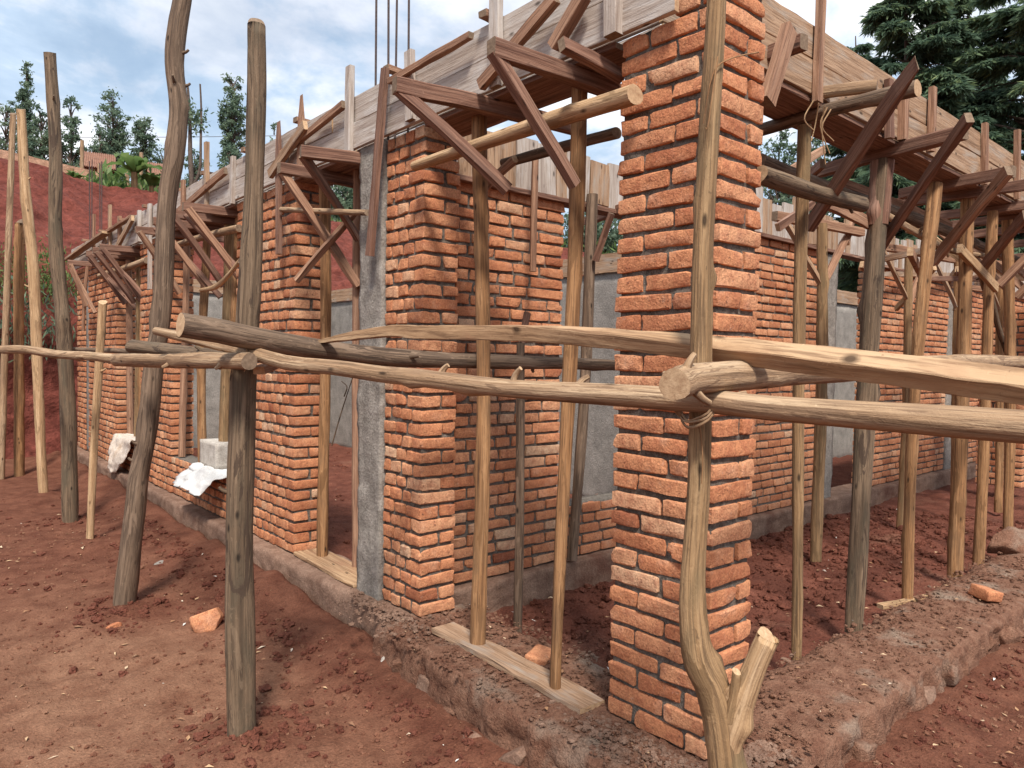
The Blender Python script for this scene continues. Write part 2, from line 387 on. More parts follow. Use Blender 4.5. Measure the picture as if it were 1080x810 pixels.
dry = np.exp(-((gv[:, 0]-.75)/.75)**2)*np.exp(-((gv[:, 1]-2.9)/1.9)**2)*1.15+.55*fbm(pg_*1.1+50, 4)+.1
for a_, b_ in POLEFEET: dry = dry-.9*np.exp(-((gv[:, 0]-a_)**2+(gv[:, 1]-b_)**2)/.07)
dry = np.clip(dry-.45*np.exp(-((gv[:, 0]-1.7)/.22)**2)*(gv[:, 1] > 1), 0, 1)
gmi = ((cx[:, 0] > 2.15) & (cx[:, 1] > 1.45)).astype(int)
tag(mesh_np('ground', gv, gf, [GROUND, SOIL2], smooth=True, mi=gmi, tone=dry), 'trodden red earth around the unfinished building', None, None, 'structure')
# bank behind the building
prof = np.array([(12.25, -.45), (12.4, .3), (12.5, 1.1), (12.62, 1.8), (12.85, 2.35), (13.6, 2.8), (14.6, 3.3), (15.8, 3.9), (17, 4.5), (18, 4.95), (19, 5.15), (24, 5.3), (40, 5.6), (90, 7), (220, 10)])
ts = np.concatenate([np.linspace(0, 10, 130), np.linspace(10, 14, 26)[1:]])
py_ = np.interp(ts, np.arange(15), prof[:, 0]); pz_ = np.interp(ts, np.arange(15), prof[:, 1])
hx = lin((-220, -16, 12), (-16, 16, .12), (16, 60, .6), (60, 260, 20))
XX, TT = np.meshgrid(hx, np.arange(len(ts)))
bx, by, bz = XX.ravel(), py_[TT.ravel()], pz_[TT.ravel()]
near = np.clip((24-by)/6, 0, 1); pp = np.stack([bx, by, bz], 1)
n_ = fbm(pp*.5+4, 4)*.3+fbm(pp*2.6, 3)*.16+np.abs(fbm(pp*np.array([6, 6, 6]), 2))*.13
bz = bz+np.clip(4.4-bx, 0, 9)*.115*np.clip((by-13)/5, 0, 1); bz = bz+n_*near*.75*np.clip((bz+.45)/.8, 0, 1); by = by-n_*near*.8+.5*np.sin(bx*.3)*near
nx = len(hx); ii, jj = np.meshgrid(np.arange(nx-1), np.arange(len(ts)-1)); a = (jj*nx+ii).ravel()
tag(mesh_np('hill', np.stack([bx, by, bz], 1), np.stack([a, a+1, a+nx+1, a+nx], 1), BANKM, smooth=True), 'bank of freshly dug red earth rising behind the building', None, None, 'structure')
def hill_z(y): return float(np.interp(y, prof[:, 0], prof[:, 1]))

# ------------------------------------------------------------------ bricks
def box_grid(n):
    pts = {}; F = []
    def vid(i, j, k):
        if (i, j, k) not in pts: pts[(i, j, k)] = len(pts)
        return pts[(i, j, k)]
    nx, ny, nz = n
    for k in (0, nz):
        for i in range(nx):
            for j in range(ny):
                q = [vid(i, j, k), vid(i+1, j, k), vid(i+1, j+1, k), vid(i, j+1, k)]; F.append(q if k else q[::-1])
    for j in (0, ny):
        for i in range(nx):
            for k in range(nz):
                q = [vid(i, j, k), vid(i+1, j, k), vid(i+1, j, k+1), vid(i, j, k+1)]; F.append(q[::-1] if j else q)
    for i in (0, nx):
        for j in range(ny):
            for k in range(nz):
                q = [vid(i, j, k), vid(i, j+1, k), vid(i, j+1, k+1), vid(i, j, k+1)]; F.append(q if i else q[::-1])
    P = np.array(list(pts.keys()), float)/np.array(n, float)
    return P, np.array(F)
def tmpl(near):
    P, F = box_grid((6, 5, 4) if near else (3, 3, 3))
    if near:
        mp = [np.interp(P[:, d], np.linspace(0, 1, n+1), s) for d, n, s in ((0, 6, [0, .035, .25, .5, .75, .965, 1]), (1, 5, [0, .09, .35, .65, .91, 1]), (2, 4, [0, .12, .5, .88, 1]))]
    else:
        mp = [np.interp(P[:, d], np.linspace(0, 1, 4), s) for d, s in ((0, [0, .07, .93, 1]), (1, [0, .1, .9, 1]), (2, [0, .16, .84, 1]))]
    return np.stack(mp, 1), F
T_NEAR, T_FAR = tmpl(True), tmpl(False)
CO = .0711
class Bricks:
    def __init__(s, near): s.T = T_NEAR if near else T_FAR; s.near = near; s.V = []; s.F = []; s.t = []; s.c = 0
    def brick(s, lo, hi, jit=.004):
        P, F = s.T; lo = np.array(lo); hi = np.array(hi); sz = hi-lo
        r = min(.0065, sz.min()*.2)
        V = P*sz
        core = np.clip(V, r, sz-r); d = V-core; l = np.linalg.norm(d, axis=1, keepdims=True)
        V = np.where(l > 1e-9, core+d/np.maximum(l, 1e-9)*r, V)
        J = NR.uniform(-jit, jit, (2, 2, 2, 3)); q = P
        w = 0
        for a in (0, 1):
            for b in (0, 1):
                for c in (0, 1):
                    w = w+((q[:, 0] if a else 1-q[:, 0])*(q[:, 1] if b else 1-q[:, 1])*(q[:, 2] if c else 1-q[:, 2]))[:, None]*J[a, b, c]
        o = NR.uniform(0, 100, 3)
        V = V+w+lo+((.0025*fbm(V*38+o, 2)+.0016*NR.uniform(-1, 1, len(V)))[:, None]*np.sign(P-.5) if s.near else .0015*NR.uniform(-1, 1, V.shape))
        if s.near and NR.rand() < .3:                      # chipped corner
            k = NR.randint(0, 2, 3); dd = np.linalg.norm((P-k)*sz, axis=1); cut = NR.uniform(.015, .032)
            V = V+np.clip(1-dd/cut, 0, 1)[:, None]*(.5-k)*2*NR.uniform(.005, .016)
        s.V.append(V); s.F.append(F+s.c); s.c += len(V)
        s.t.append(np.full(len(V), np.clip(NR.normal(.57, .17)+(.3 if NR.rand() < .03 else 0), 0, 1)))
    def build(s, name, parent, loc=(0, 0, 0)):
        o = mesh_np(name, np.concatenate(s.V), np.concatenate(s.F), BRICK, parent, loc, np.concatenate(s.t), True)
        o.data.set_sharp_from_angle(angle=math.radians(28)); return o
def rough_box(lo, hi, step, amp, freq=14, drop=()):
    lo, hi = np.array(lo, float), np.array(hi, float)
    n = tuple(int(max(2, round(x/step))) for x in (hi-lo)); P, F = box_grid(n); V = lo+P*(hi-lo)
    c = (lo+hi)/2; dirn = np.where(P < 1e-6, -1.0, np.where(P > 1-1e-6, 1.0, 0.0))
    V = V+dirn*(amp*fbm(V*freq, 4))[:, None]
    return V, F
M_ = .0155
def wall(axis, a0, a1, b0, b1, z0, courses, mode, parent, name, label=None, near=False, unit=None, head=None, cap0=True, cap1=True, mort=True, mstep=.04, mamp=.005, inset=.011):
    """a wall of bricks running along axis ('x' or 'y') from a0 to a1, thickness b0..b1"""
    bk = Bricks(near); u = unit or (.1 if mode == 'header' else .208); L = a1-a0
    def put(p0, p1, q0, q1, k):
        zz0 = z0+k*CO+M_*.5; zz1 = zz0+CO-M_
        zj = NR.uniform(-.0015, .0015)
        o = NR.uniform(-.005, .005) if p1-p0 > .07 else 0
        if axis == 'y': bk.brick((q0+o, p0, zz0+zj), (q1+o, p1, zz1+zj))
        else: bk.brick((p0, q0+o, zz0+zj), (p1, q1+o, zz1+zj))
    for k in range(courses):
        odd = k % 2; p = a0; first = True
        while p < a1-.02:
            w = u*NR.uniform(.93, 1.07)
            if mode == 'header':
                if first: w = (u*2 if odd else u)*NR.uniform(.95, 1.03)
                if first and odd: w = u*1.55
            elif mode == 'stretcher':
                if first and odd: w = u*.5
                elif NR.rand() < .18: w = u*.62
            elif mode == 'pillar':                            # .43 long
                pat = [(.1, .22, .11), (.19, .24), (.11, .2, .12), (.21, .22)][k % 4]
                idx = int(round(sum(1 for _ in [0])))*0
            e = p+w-M_
            if mode == 'pillar':
                q = p
                for i, w in enumerate(pat):
                    e = min(q+w*L/sum(pat)-M_*.9, a1); e = a1 if i == len(pat)-1 else e
                    if odd:
                        if i in (0, len(pat)-1):
                            h = (b1-b0)*NR.uniform(.58, .66); put(q, e, b0, b0+h-M_*.5, k); put(q, e, b0+h+M_*.5, b1, k)
                        else: put(q, e, b0, b1, k)
                    else: put(q, e, b0, b1, k)
                    q = e+M_*.9
                break
            if a1-e < u*.42+M_: e = a1
            if (first or e == a1) and odd and mode == 'header':
                h = (b1-b0)*NR.uniform(.52, .62); put(p, e, b0, b0+h-M_*.5, k); put(p, e, b0+h+M_*.5, b1, k)
            else: put(p, e, b0, b1, k)
            p = e+M_; first = False
    lo, hi = ((b0, a0), (b1, a1)) if axis == 'y' else ((a0, b0), (a1, b1))
    i = inset+.001
    V, F = rough_box((lo[0]+i, lo[1]+i, z0), (hi[0]-i, hi[1]-i, z0+courses*CO-.004), mstep, mamp, 22)
    o = bk.build(name, parent)
    if label: o['label'] = label
    mo = mesh_np('mortar', V, F, MORTAR, None, smooth=True); mo.parent = o
    return o

bld = tag(empty('unfinished_building', (2.03, 1.34, 0)), 'roofless red brick building under construction with rows of door and window openings', 'building')
BL = Vector(bld.location)
class _Shift:                                            # parts are modelled in world metres, then hung on the building's origin
    pass
_kids = []
def wpart(*a, **k):
    o = wall(*a, parent=None, **k); _kids.append(o); return o
NC = 35
X0, X1 = 2.03, 2.27
pb = wpart('y', 1.34, 1.77, X0, X0+.25, 0, 35, 'pillar', name='brick_pillar', label='freestanding corner brick pillar in front of the veranda', near=True, mstep=.018, mamp=.006)
pt = wpart('y', 1.34, 1.53, X0, X0+.25, 35*CO, 5, 'header', name='brick_pillar', label='top courses of the corner pillar rising beside the beam boards', near=True, mstep=.018, mamp=.006)
pa = wpart('y', 3.04, 3.40, X0, X0+.22, 0, NC, 'header', name='brick_pillar', label='brick pillar joined to a rough concrete column and the veranda wall', near=True, mstep=.02, mamp=.006)
pc = wpart('y', 4.55, 5.6, X0, X0+.21, 0, NC, 'header', name='brick_wall', label='brick pier between the doorway and the wide window opening', mstep=.03)
pd_ = wpart('y', 7.3, 8.39, X0, X0+.21, 0, NC, 'header', name='brick_wall', label='brick pier between the two window openings')
pe = wpart('y', 9.43, 11.0, X0, X0+.21, 0, NC, 'header', name='brick_wall', label='farthest brick pier of the long side beside the earth bank')
pf = wpart('y', 11.2, 11.75, X0, X0+.21, 0, NC, 'header', name='brick_wall', label='narrow brick strip beyond the thin concrete column')
s1 = wpart('y', 5.61, 7.29, X0+.01, X0+.205, 0, 5, 'header', name='window_sill_wall', label='low brick wall under the wide window opening')
s2 = wpart('y', 8.4, 9.42, X0+.01, X0+.205, 0, 5, 'header', name='window_sill_wall', label='low brick wall under the farther window opening')
WY = 3.36
w1 = wpart('x', 2.262, 3.33, WY, WY+.21, 0, 33, 'stretcher', name='brick_wall', label='veranda wall section behind the corner pillar', near=True, mstep=.03)
w2 = wpart('x', 3.34, 4.6, WY+.005, WY+.205, 0, 5, 'stretcher', name='window_sill_wall', label='low brick wall under the veranda window')
w3 = wpart('x', 4.61, 6.9, WY, WY+.21, 0, 34, 'stretcher', name='brick_wall', label='veranda wall section between window and doorway')
w4 = wpart('x', 8.1, 10.25, WY, WY+.21, 0, 34, 'stretcher', name='brick_wall', label='veranda wall section beyond the doorway')
w5 = wpart('x', 10.5, 11.6, WY, WY+.21, 0, 34, 'stretcher', name='brick_wall', label='farthest veranda wall section past the slim column')
w6 = wpart('x', 12.7, 17, WY, WY+.21, 0, 34, 'stretcher', name='brick_wall', label='veranda wall running out of sight at the far end')
pg = wpart('y', 2.3, 2.75, 9.4, 9.65, 0, 28, 'header', name='brick_pillar', label='short brick pillar standing at the far end of the veranda')
def cpart(name, lo, hi, mat, step=.05, amp=.008, freq=9, label=None):
    V, F = rough_box(lo, hi, step, amp, freq); o = mesh_np(name, V, F, mat, None, smooth=True); _kids.append(o)
    if label: o['label'] = label
    return o
ca = cpart('concrete_column', (2.012, 3.412, -.05), (2.26, 3.655, 2.485), CONC, .022, .013, 13, 'rough cast concrete column beside the brick pillar')
cpart('concrete_column', (2.04, 11.01, 0), (2.23, 11.19, 2.48), CONC, .05, .006)
cpart('concrete_column', (6.91, WY-.012, -.1), (7.15, WY+.22, 2.4), CONC, .04, .008)
cpart('concrete_column', (10.26, WY-.01, -.1), (10.49, WY+.22, 2.4), CONC, .05, .008)
cpart('plaster_wall', (5.8, 3.58, -.25), (6.0, 11.7, 2.26), PLAST, .12, .008, 6)
cpart('plaster_wall', (2.26, 11.8, -.25), (6.1, 12.0, 2.3), PLAST, .12, .008, 6)
cpart('plaster_wall', (6.02, 5.3, -.25), (15, 5.5, 2.3), PLAST, .15, .008, 6)
# rebar as pieces of the columns
def bars(col, pts, z0, z1):
    for x, y in pts:
        mb = MB(); tube(mb, [(x, y, z0), (x+R_.uniform(-.02, .02), y+R_.uniform(-.02, .02), z1)], .0065, 7, 4, 0, 0)
        b = mb.build('starter_bar', [REBAR, REBAR]); b.parent = col
bars(ca, [(2.08, 3.66-.05), (2.08, 3.47), (2.2, 3.6), (2.2, 3.46)], 2.4, 4.6)
bars(_kids[-6], [(2.08, 11.14), (2.08, 11.05), (2.2, 11.14), (2.2, 11.05)], 2.4, 3.9)

# foundations: a rough swept strip
def strip(name, axis, a0, a1, fprof, mat, label, step=.03, amp=.012, chunk=.03):
    n = int((a1-a0)/step); V = []; K = None
    for i in range(n+1):
        a = a0+(a1-a0)*i/n; pr = fprof(a); K = len(pr)
        for b, z in pr: V.append((b, a, z) if axis == 'y' else (a, b, z))
    V = np.array(V, float)
    N1 = fbm(V*9, 4); N2 = fbm(V*3.1+7, 3); N3 = fbm(V*24+3, 4, .65)
    V[:, 2] += amp*N1+amp*.9*N2+amp*.8*N3
    ib = 0 if axis == 'y' else 1
    V[:, ib] += chunk*(.5*N2+.5*N1)+chunk*.8*np.round(N1*3)/3*(V[:, 2] < -.02)+.012*N3
    F = []
    for i in range(n):
        for k in range(K-1):
            q = [i*K+k, i*K+k+1, (i+1)*K+k+1, (i+1)*K+k]; F.append(q)
    o = mesh_np(name, V, F, mat, None, smooth=True); _kids.append(o)
    if label: o['label'] = label
    return o
def sub(pts, m=5):
    out = []
    for (a, b), (c, d) in zip(pts[:-1], pts[1:]):
        k = max(1, int(math.hypot(c-a, d-b)/.02))
        out += [(a+(c-a)*t/k, b+(d-b)*t/k) for t in range(k)]
    return out+[pts[-1]]
def kl(y):
    e = 1.75+.06*max(0, min(1, (y-2.3)/.8))+.13*max(0, min(1, (y-3.05)/.25))
    return None
KL = sub([(1.70, -.34), (1.745, -.2), (1.76, -.05), (1.772, -.008), (1.81, 0), (1.9, -.002), (2.03, .002), (2.26, -.004), (2.36, -.02), (2.42, -.1), (2.46, -.24)])
strip('foundation', 'y', 1.12, 3.12, lambda y: [(b+.07*max(0, min(1, (y-2.2)/.9))*(1 if b < 2.0 else 0), z) for b, z in KL], KERB, 'broad crumbling foundation strip around the corner pillar', amp=.012, chunk=.03, step=.018)
KM = sub([(1.9, -.34), (1.925, -.2), (1.935, -.03), (1.95, -.006), (2.03, -.003), (2.27, -.003), (2.3, -.02), (2.33, -.3)])
strip('foundation', 'y', 3.1, 11.9, lambda y: KM, PLINTH, 'narrow concrete plinth along the long side', amp=.007, chunk=.012, step=.04)
KR = sub([(1.10, -.36), (1.135, -.22), (1.15, -.06), (1.162, -.01), (1.2, 0), (1.3, -.002), (1.42, 0), (1.55, -.012), (1.63, -.05), (1.72, -.2), (1.74, -.28)])
strip('foundation', 'x', 1.72, 13, lambda x: [(b, z-.004) for b, z in KR], KERB, 'low stone and cement foundation edging the veranda', amp=.012, chunk=.034, step=.02)
KW = sub([(3.27, -.34), (3.285, -.1), (3.29, -.016), (3.3, -.006), (3.36, -.003), (3.6, -.003), (3.62, -.3)])
strip('foundation', 'x', 2.27, 17, lambda x: KW, PLINTH, 'dark concrete base under the veranda wall', amp=.005, chunk=.01, step=.06)
for o in _kids:
    o.parent = bld; o.matrix_parent_inverse = Matrix.Translation(-BL)

# ------------------------------------------------------------------ timber things
def single(name, label, cat, mats, fn, group=None):
    mb = MB(); loc = fn(mb); o = mb.build(name, mats, None, loc); return tag(o, label, cat, group)
def pole(P, r, wood, label, name='scaffold_pole', cat='pole', seg=14, wob=.06, knots=5, bend=.006, cut=(0, .04), group='scaffold poles standing in the red earth', end=None, stubs=None):
    P = [Vector(p) for p in P]
    return single(name, label, cat, [W[wood], end or ENDD], lambda mb: (tube(mb, P, r, seg, None, wob, knots, bend, cut, knots//2 if stubs is None else stubs), tuple(P[0]))[1], group)
def down(p, z=-.4): return Vector((p.x, p.y, z))
def pxpole(pts, D, dz, r, wood, label, **k):
    P = [AD(x, y, D if not isinstance(D, (list, tuple)) else D[i]) for i, (x, y) in enumerate(pts)]
    P = [P[0]+(P[0]-P[1]).normalized()*.25]+P
    return pole(P, r, wood, label, **k)
pxpole([(255, 778), (253, 640), (253, 540), (258, 400), (265, 267), (270, 100), (270, 14)], 2.84, 0, [.053, .052, .049, .045, .038, .037], 'grey', 'thick straight weathered grey pole with a slanted cut top, carrying the tied rails', cut=(0, .09), knots=6, seg=18, bend=.002)
pxpole([(130, 643), (143, 540), (147, 503), (157, 450), (163, 380), (170, 337), (173, 267), (174, 233), (177, 200), (183, 167), (187, 133), (188, 117), (187, 100), (184, 67), (187, 33), (193, 0), (196, -25)], 4.3, 0, [.062, .06, .056, .052, .05, .05], 'dark', 'dark crooked pole with an S bend near its top running out of the picture', knots=11, bend=.002, stubs=7)
pxpole([(75, 550), (71, 440), (66, 340), (59, 250), (59, 160), (52, 53)], 6.4, 0, [.062, .06, .058, .055, .05], 'grey', 'grey leaning pole with small branch stubs near the top', knots=9, stubs=6)
pxpole([(46, 525), (43, 487), (40, 403), (38, 337), (35, 280), (27, 200), (22, 113)], 7.6, 0, [.046, .046, .05, .05, .045], 'pale', 'pale peeled pole with a slanted flat top at the rail end', knots=6)
pxpole([(20, 502), (20, 400), (20, 300), (22, 230)], 8.9, 0, [.06, .058, .055], 'tan', 'short tan pole with a split pointed top among the far poles', cut=(0, .2))
pxpole([(0, 505), (4, 400), (9, 260), (14, 118)], 8.6, 0, [.045, .04, .035, .03], 'rail', 'thinnest pale pole, farthest of the row near the earth bank', seg=10)
pxpole([(95, 575), (98, 470), (104, 380), (109, 316)], 5.75, 0, [.03, .03, .031, .031], 'pale', 'short yellow pole with a square cut top ending below the brackets', seg=10, end=ENDM)
# forked pole
fk = tag(empty('forked_pole', tuple(AD(766, 880, 1.707))), 'upright pole with a thick forked stem and cut side branch before the corner pillar', 'pole', 'scaffold poles standing in the red earth')
mb = MB(); fl = fk.location.copy()
tube(mb, [AD(766, 1050, 1.707), AD(766, 880, 1.707), AD(765, 812, 1.707), AD(761, 775, 1.705), AD(757, 749, 1.705), AD(749, 722, 1.705), AD(736, 695, 1.705), AD(731, 660, 1.705), AD(730, 610, 1.705), AD(737, 500, 1.705), AD(740, 350, 1.712), AD(742, 265, 1.715), AD(749, 133, 1.72), AD(755, 33, 1.72), AD(758, -40, 1.72)], [.045, .044, .041, .042, .042, .036, .029, .0265, .026, .0262, .0245, .023, .0235, .023, .0225], 20, 10, .05, 10, .002)
mb.build('stem', [W['olive'], ENDM], fk, fl)
mb = MB(); tube(mb, [AD(764, 800, 1.70), AD(772, 765, 1.695), AD(785, 730, 1.68), AD(800, 693, 1.665), AD(812, 667, 1.655)], [.034, .034, .03, .026, .0265], 16, 7, .06, 4, .002, (0, .035)); mb.build('side_branch', [W['pale'], ENDM], fk, fl)
mb = MB(); tube(mb, [AD(768, 760, 1.675), AD(775, 727, 1.66), AD(777, 706, 1.655)], [.016, .0115, .01], 10, 5, .06, 0, 0, (0, .01)); mb.build('branch_stub', [W['olive'], ENDM], fk, fl)
# rails
RG = 'horizontal rails lashed to the poles'
def rail(P, r, wood, label, **k): return pole(P, r, wood, label, name='scaffold_rail', cat='rail', group=RG, **k)
LA, LB_ = (.89, 3.35), (1.56, .2)
rail([AL(x, y, LA, LB_) for x, y in ((165, 349), (205, 358), (250, 368), (303, 383), (353, 388), (403, 395), (437, 398), (477, 403), (540, 410), (640, 416), (745, 423), (810, 430), (945, 440), (1080, 450), (1300, 468))], [.017, .022, .024, .025, .026, .026, .027, .028, .029, .031, .032], 'rail', 'long pale crooked rail running across the poles from the dark pole towards the viewer', seg=16, knots=12, bend=.002, wob=.05, end=ENDM)
LA, LB_ = (.985, 2.66), (2.3, 2.73)
rail([AL(x, y, LA, LB_) for x, y in ((190, 342), (232, 349), (270, 357), (337, 368), (403, 376), (503, 381), (580, 383), (640, 385), (672, 387))], [.042, .043, .041, .038, .035, .032, .03], 'dark', 'thick dark log tapering away into the opening between the pillars', seg=16, knots=7, bend=.002, end=ENDM)
LA, LB_ = (1.235, .915), (1.42, .935)
rail([(1.235, .915, AX(690, 404, 1.235).z), (1.42, .935, AX(748, 397, 1.42).z), (2.6, 1.05, 1.315), (5.2, 1.27, 1.36)], [.0365, .036, .036, .036], 'rail', 'brown log with a pale sawn end jutting past the forked pole', seg=18, knots=7, bend=.003, end=ENDM, cut=(0, .01))
def plank(mb):
    P = [AL(x, y, (1.3, 2.7), (1.62, .4)) for x, y in ((337, 361), (370, 355), (417, 349), (450, 351), (540, 351), (620, 355), (727, 365), (810, 374), (943, 390), (1080, 408), (1200, 424))]
    C = spline(P, 6); N = len(C)
    for i in range(N-1):
        pass
    V = []; F = []; UV = []; s = 0
    for i in range(N):
        if i: s += (C[i]-C[i-1]).length
        t = (C[min(i+1, N-1)]-C[max(i-1, 0)]).normalized(); sd = t.cross(Vector((0, 0, 1))).normalized(); up = sd.cross(t)
        q = i/(N-1); w = .04+.022*q; th = .62*min(1, max(0, (q-.35)/.3)); sd, up = sd*math.cos(th)-up*math.sin(th), up*math.cos(th)+sd*math.sin(th); h = np.interp(i, [0, 8, 16, 24, 32, 40, 50, 60], [.01, .034, .045, .046, .042, .043, .045, .046])
        for a, b in ((-.46, -.5), (.46, -.5), (.5, -.44), (.5, .44), (.46, .5), (-.46, .5), (-.5, .44), (-.5, -.44)):
            V.append(C[i]+sd*(a*w+R_.uniform(-.0012, .0012))+up*(b*h+R_.uniform(-.0015, .0015)))
        if i < N-1:
            L2 = (C[i+1]-C[i]).length
            for k in range(8):
                F.append([i*8+k, i*8+(k+1) % 8, (i+1)*8+(k+1) % 8, (i+1)*8+k])
                u0, u1 = k*.02, (k+1)*.02; UV.append([(u0, s), (u1, s), (u1, s+L2), (u0, s+L2)])
    mb.add(V, F, UV, 0, False)
    mb.add(V[:8], [[7, 6, 5, 4, 3, 2, 1, 0]], [[(0, 0)]*8], 1, False); mb.add(V[-8:], [[0, 1, 2, 3, 4, 5, 6, 7]], [[(0, 0)]*8], 1, False)
    return tuple(P[0])
single('sawn_plank', 'long bowed yellow sawn timber lying across the rails towards the forked pole', 'plank', [W['sawn'], ENDM], plank)
rail([AX(262, 379, .975), AX(205, 379, .95), AX(165, 381, .93), AX(122, 381, .92)], [.03, .032, .03, .034], 'rail', 'pale crooked rail tied to the thick grey pole', knots=6)
rail([AD(132, 381, 4.6), AD(100, 377, 5.0), AD(60, 374, 5.5), AD(25, 368, 5.9), AD(-20, 368, 6.4)], [.036, .032, .034, .032], 'rail', 'pale wavy rail across the far poles with a torn knot', knots=7, end=ENDD)
rail([AD(245, 374, 3.15), AD(190, 371, 3.55), AD(136, 366, 4.0), ], [.024, .03, .036], 'grey', 'grey rail with a bulging end behind the crooked dark pole', knots=3)
rail([AD(240, 377, 4.55), AD(140, 372, 5.6), AD(75, 368, 6.6)], [.022, .022, .02], 'dark', 'thin dark rail behind the tied rails', knots=2, seg=8)
single('timber_offcut', 'short brown timber offcut wedged under the long rail by the thick grey pole', 'offcut', [W['brown'], ENDM], lambda mb: (stick(mb, AD(273, 391, 2.78), AD(305, 378, 2.98), .05, .03), tuple(AD(273, 391, 2.78)))[1])

# ------------------------------------------------------------------ beam formwork
ZB, ZT = 2.49, 2.79
def boards(root, axis, b, a0, a1, mat, rows, th=.024, ln=(2.2, 3.4)):
    """rows of boards on plane b (outer face centre)"""
    for z0, z1 in rows:
        p = a0
        while p < a1-.05:
            e = min(a1, p+R_.uniform(*ln)); e = a1 if a1-e < .5 else e
            A = Vector((b, p+.004, (z0+z1)/2)) if axis == 'y' else Vector((p+.004, b, (z0+z1)/2)); B = Vector((b, e-.004, (z0+z1)/2)) if axis == 'y' else Vector((e-.004, b, (z0+z1)/2))
            j = Vector((R_.uniform(-.006, .006), 0, R_.uniform(-.004, .004))) if axis == 'y' else Vector((0, R_.uniform(-.006, .006), R_.uniform(-.004, .004)))
            mb = MB(); stick(mb, A+j, B+j, th, z1-z0-.008, rag=.002); mb.build('board', [W[mat], ENDM], root, root.location); p = e
def part_stick(root, name, A, B, w, h, wood, up=(0, 0, 1), bow=0.0, label=None, **k):
    mb = MB(); stick(mb, A, B, w, h, up, bow, **k); o = mb.build(name, [W[wood], ENDM if wood in ('sawn', 'pale', 'tanboard') else ENDD], root, root.location)
    if label: o['label'] = label
    return o
LB = tag(empty('beam_formwork', (2.02, 1.55, ZB)), 'grey cement-stained board casing of the ring beam along the long side with rebar above', 'formwork', 'board casings for the ring beam')
boards(LB, 'y', 2.004, 1.5, 11.9, 'greyboard', [(2.49, 2.64), (2.64, 2.79)])
boards(LB, 'y', 2.30, 1.8, 11.9, 'greyboard', [(2.49, 2.64), (2.64, 2.79)])
for y0, y1 in ((1.79, 3.02), (3.67, 4.54), (5.61, 7.29), (8.4, 9.42)):
    for x in (2.08, 2.20): part_stick(LB, 'soffit_board', (x, y0, 2.477), (x, y1, 2.477), .122, .022, 'red')
def cleatX(x0, y0, x1, y1, w=.05, wood='greyboard', X=1.975, h=.03, name='batten', **k):
    A, B = AX(x0, y0, X), AX(x1, y1, X); part_stick(LB, name, A, B, h, w, wood, up=(0, 1, 0), **k)
cleatX(368, 160, 369, 70, .055); cleatX(433, 127, 432, 54, .06); cleatX(523, 92, 523, -10, .06); cleatX(647, 38, 647, -30, .06, h=.05)
cleatX(293, 166, 363, 110, .04, 'brown', 1.955); cleatX(285, 184, 322, 132, .06, 'tanboard', 1.93)
cleatX(411, 86, 497, 37, .03, 'brown', 1.945); cleatX(507, 90, 586, -3, .05, 'brown', 1.935); cleatX(584, 50, 616, -5, .05, 'brown', 1.94, h=.045)
cleatX(390, 270, 406, 72, .045, 'red', 1.945, name='stake', tip=False); cleatX(294, 268, 294, 128, .045, 'red', 1.95, name='stake', tip=True)
cleatX(317, 176, 318, 100, .04, 'brown', 1.97, tip=True)
for x0, y0, x1, y1, w in ((245, 215, 246, 165, .05), (218, 222, 218, 150, .05), (193, 238, 193, 190, .05), (158, 305, 158, 215, .06), (147, 255, 147, 222, .06), (126, 265, 126, 228, .07), (116, 268, 116, 216, .06), (99, 280, 99, 226, .06)):
    cleatX(x0, y0, x1, y1, w, R_.choice(['brown', 'greyboard', 'tan' if False else 'tanboard']))
cleatX(186, 225, 238, 180, .05, 'brown', 1.95); cleatX(122, 263, 140, 230, .06, 'tanboard', 1.94); cleatX(71, 274, 112, 245, .09, 'tanboard', 1.92); cleatX(104, 250, 140, 228, .05, 'brown', 1.95)
for yy in (2.5, 3.3, 4.4, 5.3, 6.2, 7.0, 8.0, 9.0, 10, 11): part_stick(LB, 'tie_batten', (1.96, yy, 2.815), (2.36, yy+.03, 2.815), .05, .03, 'brown')

RB = tag(empty('beam_formwork', (2.3, 1.6, ZB)), 'tan board casing of the ring beam above the veranda props', 'formwork', 'board casings for the ring beam')
boards(RB, 'x', 1.572, 2.29, 13.5, 'tanboard', [(2.49, 2.64), (2.64, 2.79)], ln=(1.6, 2.6))
boards(RB, 'x', 1.80, 2.29, 13.5, 'tanboard', [(2.49, 2.64), (2.64, 2.79)])
p = 2.29
while p < 13:
    e = min(13.4, p+R_.uniform(1.3, 2))
    for y in (1.628, 1.745): part_stick(RB, 'soffit_board', (p, y, 2.477+R_.uniform(-.003, 0)), (e-.01, y, 2.477+R_.uniform(-.003, 0)), .115, .022, 'red')
    p = e
def cleatY(x0, y0, x1, y1, w=.05, wood='brown', Y=1.54, h=.03, name='batten', **k):
    part_stick(RB, name, AY(x0, y0, Y), AY(x1, y1, Y), w, h, wood, up=(0, 1, 0), **k)
cleatY(862, 108, 866, 0, .045); cleatY(938, 146, 938, 84, .05, 'red'); cleatY(952, 148, 953, 100, .05, 'brown', 1.54, .04); cleatY(982, 160, 984, 92, .045); cleatY(1038, 195, 1039, 130, .05); cleatY(1073, 210, 1073, 137, .05)
for x in (7.2, 7.9, 8.6, 9.4, 10.2, 11): part_stick(RB, 'batten', (x, 1.54, 2.48), (x+R_.uniform(-.03, .03), 1.54, 3.0), .05, .03, 'brown', up=(0, 1, 0))
cleatY(809, 108, 832, 30, .06, 'brown', 1.36, .035, 'brace')
part_stick(RB, 'bearer', AZ(848, 44, 2.56), AZ(800, 62, 2.56), .05, .06, 'red')

